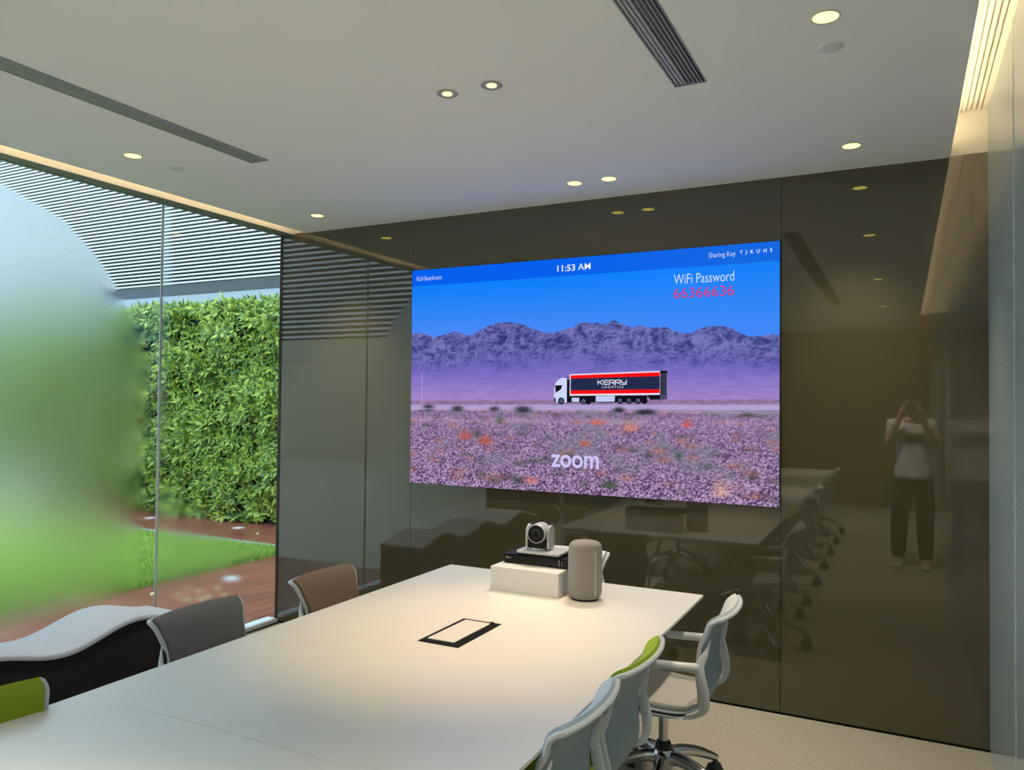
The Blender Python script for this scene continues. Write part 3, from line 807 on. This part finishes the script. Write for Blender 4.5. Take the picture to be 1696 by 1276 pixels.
# ================================================================== CHAIRS
def chair_surface():
    """centre profile (back distance b, height z), half width, how far the edges reach forward"""
    K = [  # b, z, halfwidth, edge forward
        (.291, .803, .201, .031), (.279, .799, .203, .031), (.256, .781, .199, .030), (.237, .754, .190, .022), (.223, .722, .182, .020), (.214, .69, .177, .026), (.206, .64, .178, .024),
        (.204, .58, .180, .026), (.206, .53, .176, .022), (.200, .485, .170, .014), (.178, .450, .168, .006), (.135, .430, .180, -.0), (.07, .424, .192, .0),
        (-.03, .428, .200, .0), (-.13, .434, .202, .0), (-.195, .434, .198, .0), (-.222, .424, .190, .0)]
    n = 34
    B = catmull([(k[0], k[1], k[2]) for k in K], n); F = catmull([(k[3], 0, 0) for k in K], n)
    return [(B[i][0], B[i][1], B[i][2], F[i][0]) for i in range(n)]
SURF = chair_surface()
def sheet(i0, i1, wf, off0, off1, cols=13, inset=0):
    """closed slab following the shell between rows i0..i1; off = distance along the front normal"""
    rows = SURF[i0:i1]; n = len(rows)
    G = np.zeros((n, cols, 3))
    for i, (b, z, hw, fw) in enumerate(rows):
        for j in range(cols):
            s_ = -1+2*j/(cols-1)
            G[i, j] = (s_*(hw*wf), -(b-fw*abs(s_)**2.2), z+(.010*(abs(s_)**2) if z < .45 else 0))
    du = np.gradient(G, axis=1); dv = np.gradient(G, axis=0)
    N = np.cross(du, dv); N /= np.linalg.norm(N, axis=2, keepdims=True)+1e-9
    # front is towards +y for the back rest
    if N[n//3, cols//2, 1] < 0: N = -N
    A = G+N*off0; Bk = G+N*off1
    mb = MB()
    idx = lambda k, i, j: k*n*cols+i*cols+j
    vs = [tuple(p) for p in A.reshape(-1, 3)]+[tuple(p) for p in Bk.reshape(-1, 3)]
    fs = []
    for i in range(n-1):
        for j in range(cols-1):
            fs.append((idx(0, i, j), idx(0, i, j+1), idx(0, i+1, j+1), idx(0, i+1, j)))
            fs.append((idx(1, i, j), idx(1, i+1, j), idx(1, i+1, j+1), idx(1, i, j+1)))
    for i in range(n-1):
        fs.append((idx(0, i, 0), idx(0, i+1, 0), idx(1, i+1, 0), idx(1, i, 0)))
        fs.append((idx(0, i, cols-1), idx(1, i, cols-1), idx(1, i+1, cols-1), idx(0, i+1, cols-1)))
    for j in range(cols-1):
        fs.append((idx(0, 0, j), idx(1, 0, j), idx(1, 0, j+1), idx(0, 0, j+1)))
        fs.append((idx(0, n-1, j), idx(0, n-1, j+1), idx(1, n-1, j+1), idx(1, n-1, j)))
    mb.add(vs, fs)
    return mb, G, N

def make_chair(fabric):
    root = empty('office_chair', (0, 0, 0))
    mb, G, N = sheet(0, 34, 1.0, -.005, .005)
    # rear face in pale blue grey, the rest white
    me = mb.mesh('shell')
    sh = link_mesh('shell', me, [M['shell_grey']], root, True)
    pad, _, _ = sheet(1, 33, .955, .0055, .0165)
    pad.build('upholstery', fabric, root, True)
    # rim: a rounded border all round the shell
    L_ = [tuple(G[i, 0]) for i in range(34)]; R2 = [tuple(G[i, 12]) for i in range(34)]
    top = [tuple(G[0, j]) for j in range(13)]; bot = [tuple(G[33, j]) for j in range(13)]
    path = L_[::-1]+top[1:-1]+R2+bot[::-1][1:-1]+[L_[-1]]
    rr = [.0085 if p[2] > .735 else (.0045+.004*max(0, (p[2]-.70)/.035) if p[2] > .70 else .0045) for p in path]
    MB().tube(path, rr, seg=8, cap=True).build('rim', M['shell'], root, True)
    for s_ in (-1, 1):
        st = catmull([(s_*.176, -.222, .722), (s_*.190, -.208, .675), (s_*.203, -.188, .630), (s_*.208, -.192, .590), (s_*.205, -.206, .530), (s_*.200, -.206, .480),
                      (s_*.188, -.186, .446), (s_*.186, -.14, .424), (s_*.192, -.07, .416), (s_*.198, .03, .418), (s_*.198, .13, .424)], 34)
        rad = [(.009+.010*math.sin(PI*min(1, max(0, (i-1)/20))))*min(1, .3+.7*i/5) for i in range(34)]
        sto = MB().tube(st, rad, seg=10, up=(0, -1, .12), flat=.40).build('side_strut', M['shell'], root, True)
        ar = catmull([(s_*.200, -.186, .617), (s_*.201, -.14, .616), (s_*.201, -.05, .612), (s_*.200, .02, .609), (s_*.200, .045, .608)], 14)
        MB().tube(ar, [.021, .0195, .018, .0172]+[.0165]*8+[.014, .006], seg=14).build('armrest', M['shell'], root, True)
    mc = MB().box(-.07, .07, -.10, .12, .365, .408).build('tilt_mechanism', M['black'], root, bevel=.014, segs=3)
    MB().tube([(.06, .02, .385), (.12, .03, .39), (.20, .035, .392)], [.006, .006, .008], seg=8).build('lever', M['chrome'], mc, True)
    MB().lathe([(0, .20), (.019, .20), (.019, .368), (0, .368)], seg=20).build('gas_column', M['chrome'], root, True)
    MB().lathe([(0, .190), (.036, .190), (.034, .222), (.028, .240), (.0195, .246), (0, .246)], seg=24).build('column_collar', M['black'], root, True)
    bs = MB()
    bs.lathe([(0, .140), (.040, .140), (.046, .155), (.044, .200), (.036, .212), (0, .212)], seg=28)
    for k in range(5):
        a = 2*PI*k/5+PI/2+.42
        P = [(.02, .180), (.09, .180), (.19, .152), (.28, .112), (.315, .094)]
        bs.tube([(r_*math.cos(a), r_*math.sin(a), z_) for r_, z_ in catmull([(p[0], p[1], 0) for p in P], 12) and [(q[0], q[1]) for q in catmull([(p[0], p[1], 0) for p in P], 12)]],
                [.030-.016*i/11 for i in range(12)], seg=10, up=(0, 0, 1), flat=.9)
    bs.build('star_base', M['chrome'], root, True)
    for k in range(5):
        a = 2*PI*k/5+PI/2+.42
        cx, cy = .305*math.cos(a), .305*math.sin(a)
        b_ = a+.9+k*.7
        ca = MB()
        dx, dy = math.cos(b_), math.sin(b_)
        for s_ in (-1, 1):
            c0 = Vector((cx+dx*.016*s_, cy+dy*.016*s_, .033)); ax = Vector((dx, dy, 0))
            ca.tube([c0-ax*.010, c0-ax*.008, c0+ax*.008, c0+ax*.010], [.026, .033, .033, .026], seg=18)
        ca.tube([(cx, cy, .03), (cx, cy, .098)], .009, seg=10)
        ca.tube([(cx-dx*.02, cy-dy*.02, .052), (cx+dx*.02, cy+dy*.02, .052)], .026, seg=14)
        ca.build('caster', M['black'], root, True)
    return root

RIGHT = 90    # faces the table from the right (towards -x)
LEFT = -90    # faces the table from the left (towards +x)
proto = {}
def place_chair(kind, x, y, deg, label, group):
    fab = M[kind]
    if kind not in proto:
        r = make_chair(fab) if not proto else None
        if r is None:
            src = next(iter(proto.values())); r = copy_tree(src)
            for ch in r.children:
                if ch.name.startswith('upholstery'):
                    ch.data = ch.data.copy(); ch.data.materials.clear(); ch.data.materials.append(fab)
        proto[kind] = r
    else:
        r = copy_tree(proto[kind])
    r.location = (x, y, 0); r.rotation_euler = (0, 0, math.radians(deg))
    tag(r, label, 'chair', group)
    return r
gw = 'swivel chairs on the window side of the table'; ga = 'swivel chairs on the aisle side of the table'
place_chair('fab_ice', -.990, 1.925, RIGHT, 'ice blue swivel chair on the aisle side, nearest to the camera in the photo', ga)
place_chair('fab_lime', -.988, 2.375, RIGHT, 'lime green swivel chair on the aisle side, between two ice blue ones', ga)
place_chair('fab_white', -.865, 3.085, RIGHT+1, 'white swivel chair pulled out at the far aisle corner of the table, fully visible', ga)
place_chair('fab_tan', -2.127, 2.785, LEFT, 'tan brown swivel chair in front of the brown glass wall', gw)
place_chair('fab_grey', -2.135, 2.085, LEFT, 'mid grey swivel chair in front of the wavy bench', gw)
place_chair('fab_lime', -1.91, 1.155, LEFT, 'olive green swivel chair at the left edge of the photo', gw)
place_chair('fab_white', -1.590, 3.625, 180, 'white swivel chair at the table end behind the speaker', 'chair at the table end')
for k, (kd, y) in enumerate((('fab_ice', 1.17), ('fab_white', .42), ('fab_lime', -.36), ('fab_ice', -1.12), ('fab_white', -1.95))):
    place_chair(kd, -.985, y, RIGHT, ('ice blue', 'white', 'lime green', 'ice blue', 'white')[k]+' swivel chair beside the photographer, seen only mirrored, '+('first', 'second', 'third', 'fourth', 'fifth')[k]+' behind the nearest one', ga)

# ================================================================== WAVY BENCH
def bench():
    t = empty('wavy_bench', (-3.75, 1.95, 0)); tag(t, 'wavy upholstered bench, light grey top and black sides, along the window', 'bench')
    y0, y1 = .82, 3.08; n = 90
    zf = lambda y: .428+.037*math.cos(2*PI*(y-2.72)/.76)
    ys = [y0+(y1-y0)*i/n for i in range(n+1)]
    def slab(x0, x1, lo, hi, name, m, r):
        # cross section with rounded upper edges, swept along y
        mb = MB(); S = []
        for y in ys:
            a, b = lo(y), hi(y)
            ring = [(x0, a), (x0, b-r)]+[(x0+r-r*math.cos(q), b-r+r*math.sin(q)) for q in (PI/6, PI/3)]+[(x0+r, b), (x1-r, b)]+[(x1-r+r*math.sin(q), b-r+r*math.cos(q)) for q in (PI/6, PI/3)]+[(x1, b-r), (x1, a)]
            S.append([(x, y, z) for x, z in ring])
        k = len(S[0]); vs = [p for s_ in S for p in s_]; fs = []
        for i in range(n):
            for j in range(k):
                j2 = (j+1) % k
                fs.append((i*k+j, i*k+j2, (i+1)*k+j2, (i+1)*k+j))
        fs.append(tuple(range(k))); fs.append(tuple(n*k+j for j in range(k-1, -1, -1)))
        mb.add(vs, fs); o = mb.build(name, m, None, True); rel(o, t)
    slab(-3.95, -3.55, lambda y: 0.0, lambda y: zf(y)-.022, 'body', M['felt_dark'], .004)
    slab(-3.955, -3.545, lambda y: zf(y)-.022, zf, 'cushion', M['felt_light'], .016)
bench()

# ================================================================== PHOTOGRAPHER (seen mirrored in the brown glass)
def person():
    skin = mat('skin', (.52, .33, .24), .5); shirt = mat('white_cotton', (.72, .72, .72), .85, bump=(60, .3)); pants = mat('black_trousers', (.018, .018, .02), .85)
    shoe = mat('white_trainer', (.6, .6, .58), .5); capm = mat('dark_cap', (.02, .02, .022), .8); hairm = mat('black_hair', (.012, .01, .009), .6)
    prt = mat('dark_shirt_print', (.05, .04, .035), .7)
    px, py = .082, -.235
    root = empty('person', (px, py, 0)); tag(root, 'person in white t-shirt, dark trousers and cap, mirrored in the brown glass, holding a phone', 'person')
    def skinned(name, verts, edges, rootv, m, sub=2):
        me = bpy.data.meshes.new(name); me.from_pydata([v[:3] for v in verts], edges, [])
        o = bpy.data.objects.new(name, me); C.objects.link(o); me.materials.append(m)
        s_ = o.modifiers.new('skin', 'SKIN'); s_.use_smooth_shade = True
        for i, v in enumerate(verts):
            sv = me.skin_vertices[0].data[i]; sv.radius = (v[3], v[4] if len(v) > 4 else v[3]); sv.use_root = (i == rootv)
        d = o.modifiers.new('subdivision', 'SUBSURF'); d.levels = sub; d.render_levels = sub
        o.parent = root; return o
    H1 = (-.135, .135, 1.505); H2 = (.045, .140, 1.505)          # wrists (local), phone between them
    # one continuous body: pelvis root, spine, neck, arms to the wrists and palms, legs to the feet
    V = [(0, 0, .93, .15, .11), (0, -.005, 1.10, .14, .10), (0, -.01, 1.28, .16, .11), (0, -.012, 1.41, .13, .09), (0, 0, 1.475, .058), (0, .012, 1.535, .055),
         (-.19, -.01, 1.405, .058), (-.215, .075, 1.205, .044), (-.135, .150, 1.43, .030), (-.108, .168, 1.505, .028),
         (.19, -.01, 1.405, .058), (.205, .075, 1.205, .044), (.100, .150, 1.43, .030), (.076, .168, 1.505, .028),
         (-.095, 0, .86, .098), (-.115, .015, .49, .062), (-.135, -.02, .10, .042), (-.145, .05, .045, .040), (-.15, .13, .035, .034),
         (.095, 0, .86, .098), (.105, .015, .49, .062), (.115, -.02, .10, .042), (.125, .05, .045, .040), (.13, .13, .035, .034),
         (-.113, .184, 1.555, .027, .016), (.081, .184, 1.555, .027, .016)]
    Ed = [(0, 1), (1, 2), (2, 3), (3, 4), (4, 5), (3, 6), (6, 7), (7, 8), (8, 9), (3, 10), (10, 11), (11, 12), (12, 13), (0, 14), (14, 15), (15, 16), (16, 17), (17, 18), (0, 19), (19, 20), (20, 21), (21, 22), (22, 23), (9, 24), (13, 25)]
    body = skinned('body', V, Ed, 0, skin)
    # clothing follows the body
    Sh = [(0, 0, .86, .192, .142), (0, 0, .90, .190, .140), (0, -.002, 1.02, .170, .122), (0, -.005, 1.16, .165, .118), (0, -.01, 1.30, .178, .124), (0, -.012, 1.415, .140, .098), (0, 0, 1.492, .070),
          (-.185, -.01, 1.410, .074), (-.200, .030, 1.285, .066), (.185, -.01, 1.410, .074), (.190, .030, 1.285, .066)]
    sh = skinned('t_shirt', Sh, [(0, 1), (1, 2), (2, 3), (3, 4), (4, 5), (5, 6), (5, 7), (7, 8), (5, 9), (9, 10)], 0, shirt)
    Pn = [(0, 0, .985, .150, .112), (0, 0, .90, .172, .125), (-.10, 0, .80, .112), (-.118, .015, .49, .088), (-.135, -.01, .055, .070), (.10, 0, .80, .112), (.108, .015, .49, .088), (.116, -.01, .055, .070)]
    skinned('trousers', Pn, [(0, 1), (1, 2), (2, 3), (3, 4), (1, 5), (5, 6), (6, 7)], 0, pants)
    for sx_, nm in ((-1, 'shoe'), (1, 'shoe')):
        bx_ = -.14 if sx_ < 0 else .12
        mb = MB(); pts = []
        for y_, hw, h_ in ((-.085, .026, .075), (-.06, .038, .085), (.0, .040, .085), (.06, .045, .068), (.12, .047, .052), (.165, .038, .042), (.185, .018, .032)):
            pts.append([(bx_+hw*math.cos(a)*1.0, y_, max(0, h_/2+h_/2*math.sin(a)*1.0)) for a in [2*PI*k/14 for k in range(14)]])
        vs = [p for r_ in pts for p in r_]; fs = []
        for i in range(len(pts)-1):
            for j in range(14): fs.append((i*14+j, i*14+(j+1) % 14, (i+1)*14+(j+1) % 14, (i+1)*14+j))
        fs.append(tuple(range(14))); fs.append(tuple((len(pts)-1)*14+j for j in range(13, -1, -1)))
        mb.add(vs, fs); mb.build(nm, shoe, root, True, sub=1)
    # head with face
    bm = bmesh.new(); bmesh.ops.create_uvsphere(bm, u_segments=32, v_segments=24, radius=1)
    for v in bm.verts:
        x, y, z = v.co
        yy = y*.094; xx = x*.074; zz_ = z*.115
        if z < 0: xx *= 1-.30*(-z)**1.5; yy *= 1-.12*(-z)
        if y > .3:
            nose = math.exp(-((x/.16)**2+((z+.12)/.20)**2)); yy += .022*nose
            eye = math.exp(-(((abs(x)-.36)/.16)**2+((z-.06)/.10)**2)); yy -= .010*eye
            lip = math.exp(-((x/.28)**2+((z+.50)/.06)**2)); yy += .006*lip
            mth = math.exp(-((x/.30)**2+((z+.545)/.025)**2)); yy -= .004*mth
            chin = math.exp(-((x/.25)**2+((z+.85)/.15)**2)); yy += .010*chin
            brow = math.exp(-(((abs(x)-.35)/.28)**2+((z-.22)/.07)**2)); yy += .005*brow
        v.co = (xx, yy+.022, zz_+1.618)
    me = bpy.data.meshes.new('head'); bm.to_mesh(me); bm.free()
    hd_ = link_mesh('head', me, skin, root, True)
    for s_ in (-1, 1):
        MB().lathe([(0, .0045), (.006, .004), (.010, 0), (.010, -.004), (0, -.006)], c=(s_*.028, .100, 1.624), seg=14, axis='y').build('eye', mat('eye_dark', (.03, .02, .015), .2), hd_, True)
        MB().tube([(s_*.072, .012, 1.645), (s_*.083, .002, 1.638), (s_*.084, -.002, 1.612), (s_*.074, .010, 1.588)], [.006, .011, .010, .005], seg=8).build('ear', skin, hd_, True)
    mb = MB()
    mb.lathe([(.080, 1.640), (.083, 1.665), (.080, 1.700), (.062, 1.732), (.030, 1.748), (0, 1.750)], seg=28)
    mb.v = [(x*.98, y*1.18+.012, z) for x, y, z in mb.v]
    n = 12; k = len(mb.v)
    bill = [(.070*math.cos(PI*i/n), .105+.075*math.sin(PI*i/n)) for i in range(n+1)]
    mb.add([(x, y, 1.655+.0*y) for x, y in bill]+[(x, y, 1.662) for x, y in bill], [tuple(range(n+1)), tuple(range(2*n+1, n, -1))]+[(i, i+1, n+2+i, n+1+i) for i in range(n)]+[(n, 0, n+1, 2*n+1)])
    mb.build('cap', capm, root, True)
    MB().lathe([(.079, 1.60), (.081, 1.64), (.079, 1.655)], seg=24)
    hb = MB(); hb.lathe([(.060, 1.555), (.074, 1.60), (.079, 1.645), (.070, 1.66), (.0, 1.66)], seg=24)
    hb.v = [(x, y*1.05-.004, z) for x, y, z in hb.v]
    hb.build('hair', hairm, root, True)
    # dark printed panel across the chest, laid onto the shirt
    mb = MB(); nx_, nz_ = 14, 6
    mb.add([(-.088+.176*i/nx_, .30, 1.225+.088*j/nz_) for j in range(nz_+1) for i in range(nx_+1)], [(j*(nx_+1)+i, j*(nx_+1)+i+1, (j+1)*(nx_+1)+i+1, (j+1)*(nx_+1)+i) for j in range(nz_) for i in range(nx_)])
    po = mb.build('shirt_print', prt, root)
    sw = po.modifiers.new('wrap', 'SHRINKWRAP'); sw.target = sh; sw.wrap_method = 'PROJECT'; sw.use_project_z = False; sw.use_project_y = True; sw.use_positive_direction = True; sw.use_negative_direction = True; sw.offset = .003
    so = po.modifiers.new('thickness', 'SOLIDIFY'); so.thickness = .002
    # hands: palm from the wrist and five fingers closing on the phone
    for s_, wx in ((-1, -.108), (1, .076)):
        cx = wx
        pv = [(cx, .165, 1.50, .022, .016), (cx+s_*-.004, .180, 1.535, .030, .014), (cx+s_*-.006, .190, 1.565, .032, .013)]
        skinned('palm', pv, [(0, 1), (1, 2)], 0, skin)
        for f_ in range(4):
            zz_ = 1.548+.0165*f_-.006
            L_ = (.85, 1.0, .95, .78)[f_]
            q = [(cx-s_*.000, .186, zz_, .0085), (cx-s_*.012, .212, zz_+.002, .0082), (cx-s_*.030*L_, .222, zz_+.003, .0076), (cx-s_*.048*L_, .2215, zz_+.002, .0066)]
            skinned('finger', q, [(0, 1), (1, 2), (2, 3)], 0, skin)
        q = [(cx-s_*.004, .172, 1.520, .0105), (cx-s_*.020, .176, 1.530, .0095), (cx-s_*.040, .186, 1.540, .008)]
        skinned('thumb', q, [(0, 1), (1, 2)], 0, skin)
    # the phone it holds is a thing of its own, just behind the lens
    ph = empty('smartphone', (.066, -.030, 1.572)); tag(ph, 'dark smartphone held level in both hands of the person', 'phone')
    MB().prism(rrect(-.078, .078, -.036, .036, .010), -.004, .004)
    o = MB().box(-.078, .078, -.004, .004, -.036, .036).build('case', M['black'], ph, bevel=.003)
    o = MB().box(-.074, .074, -.0048, -.0041, -.032, .032).build('phone_screen', M['black_gloss'], ph)
    for k in range(2):
        MB().lathe([(0, .004), (.009, .004), (.009, .0062), (0, .0062)], c=(-.062, 0, .018-.026*k), seg=18, axis='y').build('lens', M['black_gloss'], ph)
person()

# ================================================================== OUTSIDE
GX0 = -16.0
struct(MB().box(-5.78, XL-.09, 2.4, 7.6, -.16, -.012).build('deck_floor', M['deck']), 'red brown timber deck along the window')
struct(MB().box(GX0, -5.78, 6.47, 7.6, -.16, -.012).build('deck_path', M['deck']), 'red brown timber path at the foot of the hedge')
struct(MB().box(GX0, -5.785, 6.42, 6.468, -.16, -.004).build('kerb_strip', M['kerb']), 'pale kerb between lawn and timber path')
struct(MB().box(GX0, -5.782, 2.4, 6.418, -.16, -.02).build('lawn', M['grass']), 'green lawn of the courtyard')
M['paving'] = mat('grey_stone_paving', (.52, .51, .42), .6, noise=(3, .12))
struct(MB().box(GX0, XL-.09, -9, 2.398, -.16, -.014).build('paving', M['paving']), 'grey paving at the rear of the courtyard')

rng = np.random.RandomState(3)
def grass_blades():
    n = 26000
    x = np.concatenate([-5.80-rng.rand(n)**1.8*2.6]); y = 2.45+rng.rand(n)*3.95
    k = int(n*.85)
    h = .03+.05*rng.rand(n); h[x > -5.9] *= 1.3; a = rng.rand(n)*2*PI; wd = .003+.003*rng.rand(n)
    lx, ly = (rng.rand(n)-.5)*.04, (rng.rand(n)-.5)*.04
    b0 = np.stack([x-wd*np.cos(a), y-wd*np.sin(a), np.full(n, -.021)], 1); b1 = np.stack([x+wd*np.cos(a), y+wd*np.sin(a), np.full(n, -.021)], 1)
    tp = np.stack([x+lx, y+ly, h-.02], 1)
    co = np.stack([b0, b1, tp], 1).reshape(-1, 3)
    me = bpy.data.meshes.new('grass'); me.from_pydata(co.tolist(), [], np.arange(3*n).reshape(-1, 3).tolist())
    m = mat('grass_blade', (.20, .40, .03), .7); leaf_var(m, (.17, .30, .035), (.38, .52, .09), 1)
    o = link_mesh('grass', me, m); tag(o, 'short green grass blades growing on the lawn', 'grass', kind='stuff')
grass_blades()

def leaves(name, centres, radius, size, m, per=7, parent=None, droop=.35, facing=(0, -1, .25)):
    """clusters of pointed leaflets radiating from each centre"""
    V = []; F = []
    F0 = np.array(facing, float); F0 /= np.linalg.norm(F0)
    for c_ in centres:
        ax = F0+rng.randn(3)*.55; ax /= np.linalg.norm(ax)
        u = np.cross(ax, [0, 0, 1.0]); u /= np.linalg.norm(u)+1e-9; v = np.cross(ax, u)
        s_ = size*(.7+.6*rng.rand()); off = rng.rand()*6.28
        for k in range(per):
            a = off+2*PI*k/per+rng.randn()*.15
            d = u*math.cos(a)+v*math.sin(a); d = d+ax*(.25+.3*rng.randn()*.5)+np.array([0, 0, -droop*.5]); d /= np.linalg.norm(d)
            sd = np.cross(d, ax); sd /= np.linalg.norm(sd)+1e-9; nn = np.cross(sd, d)
            l_ = s_*(.8+.4*rng.rand()); w_ = l_*.21
            b = np.array(c_)+d*s_*.12
            i = len(V)
            V += [b, b+d*l_*.45+sd*w_-nn*.004, b+d*l_*.45-sd*w_-nn*.004, b+d*l_, b+d*l_*.45+nn*.006]
            F += [(i, i+1, i+4), (i, i+4, i+2), (i+1, i+3, i+4), (i+2, i+4, i+3)]
    me = bpy.data.meshes.new(name); me.from_pydata([tuple(p) for p in V], [], F)
    return link_mesh(name, me, m, parent)

def hedge():
    t = empty('hedge', (-10.5, 7.75, 0)); tag(t, 'tall clipped green hedge wall across the courtyard lawn', 'hedge')
    x0, x1, y0, z1 = -15.8, -6.3, 7.47, 2.86
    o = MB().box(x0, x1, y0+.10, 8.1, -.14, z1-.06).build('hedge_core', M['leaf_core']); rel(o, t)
    cs = []
    def front(n, xa, xb):
        for k in range(n):
            x = xa+(xb-xa)*rng.rand(); z = .01+(z1-.01)*rng.rand()
            bulge = .05*math.sin(x*5.1+z*3.3)+.05*math.sin(x*2.3-z*6.1)
            cs.append((x, y0+.06+bulge-rng.rand()*.10, z))
    front(2500, -9.6, -6.3)
    front(3400, -15.8, -9.6)
    for k in range(420):
        cs.append((x0+(x1-x0)*rng.rand()**.6, y0+.05+rng.rand()*.5, z1-.03+rng.rand()*.10))
    o = leaves('foliage', cs, 0, .100, M['leaf']); rel(o, t)
hedge()

def louvre_wall(name, y, zb, zt, x0, x1, label, front=-1, period=.0565):
    t = empty(name, ((x0+x1)/2, y, 0)); tag(t, label, 'building')
    o = MB().box(x0, x1, min(y, y-front*.4)+.06*(front < 0), max(y, y-front*.4), zb-.05, zt).build('backing', M['gap']); rel(o, t)
    n = int((zt-zb)/period)
    mb = MB()
    for k in range(n):
        z = zb+k*period
        ya, yb = (y, y+.03)
        mb.box(x0, x1, ya, yb, z, z+period*.41)
    o = mb.build('louvre_slats', M['slat']); rel(o, t)
    return t
lv = louvre_wall('louvred_building', 8.25, 3.375, 6.6, -20, -4.2, 'building clad in white horizontal louvres above the hedge')
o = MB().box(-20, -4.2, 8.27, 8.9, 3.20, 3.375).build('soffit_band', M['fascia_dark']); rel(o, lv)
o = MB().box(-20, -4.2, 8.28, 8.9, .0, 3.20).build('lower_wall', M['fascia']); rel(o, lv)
lv2 = louvre_wall('louvred_building', -8.6, 3.375, 6.4, -20, -4.2, 'building with white louvres behind the photographer, seen only mirrored in the brown glass', front=1, period=.15)
o = MB().box(-20, -4.2, -9.2, -8.62, 2.75, 3.35).build('lower_wall', M['far_glass']); rel(o, lv2)
o = MB().box(-20, -4.2, -9.2, -8.64, -.1, 2.75).build('plinth_wall', M['far_glass']); rel(o, lv2)

gb = empty('globe_lamp', (-11.0, 6.55, -.01)); tag(gb, 'white garden globe on the lawn seen through the misted pane', 'globe lamp')
MB().lathe([(.0, .0)]+[(.25*math.sin(PI*k/20), .25-.25*math.cos(PI*k/20)) for k in range(1, 20)]+[(0, .5)], c=(0, 0, .04), seg=32).build('globe', M['ball'], gb, True)
MB().lathe([(0, 0), (.09, 0), (.09, .05), (0, .05)], seg=20).build('foot', M['black'], gb, True)
tr = empty('small_tree', (-10.1, 6.30, -.02)); tag(tr, 'slim young tree before the hedge, blurred by the misted pane', 'tree')
MB().tube([(0, 0, 0), (.02, .0, .6), (-.02, .02, 1.2), (.01, 0, 1.9), (.05, 0, 2.5)], [.06, .05, .045, .035, .02], seg=10).build('trunk', M['bark'], tr, True)
cs = [(rng.randn()*.25, rng.randn()*.2, 2.35+rng.randn()*.24) for k in range(90)]
leaves('crown', cs, 0, .14, M['leaf'], parent=tr)

for i, (x, y) in enumerate(((-7.42, 7.10), (-5.38, 5.07), (-9.04, 7.10))):
    lb = ('square steel deck plate in the path, right of the window joint', 'square steel deck plate in the near timber deck', 'square steel deck plate in the path, half hidden by the window joint')[i]
    o = MB().box(x-.055, x+.055, y-.055, y+.055, -.012, -.004).build('deck_plate', M['plate'], bevel=.002)
    tag(o, lb, 'deck plate', 'steel plates in the timber deck')
lf = []
for x, y in ((-5.25, 4.60), (-5.05, 4.52), (-5.30, 4.42), (-5.12, 4.36), (-4.98, 4.62), (-5.42, 4.62), (-5.2, 4.75), (-6.9, 6.9), (-5.02, 4.42), (-8.3, 6.75), (-5.5, 4.35)):
    a = rng.rand()*6.28; mb = MB(); l_ = .035+.02*rng.rand()
    d = np.array([math.cos(a), math.sin(a)]); s_ = np.array([-d[1], d[0]])*.35
    P = [(-d*l_), (s_*l_-d*l_*.2), (d*l_), (-s_*l_-d*l_*.2)]
    mb.add([(x+p[0], y+p[1], -.010) for p in P]+[(x+p[0], y+p[1], -.003+.004*(i % 2)) for i, p in enumerate(P)], [(0, 3, 2, 1), (4, 5, 6, 7), (0, 1, 5, 4), (1, 2, 6, 5), (2, 3, 7, 6), (3, 0, 4, 7)])
    o = mb.build('fallen_leaf', M['fallen']); tag(o, 'yellow fallen leaf lying on the wet timber deck', 'leaf', 'fallen leaves on the timber deck')
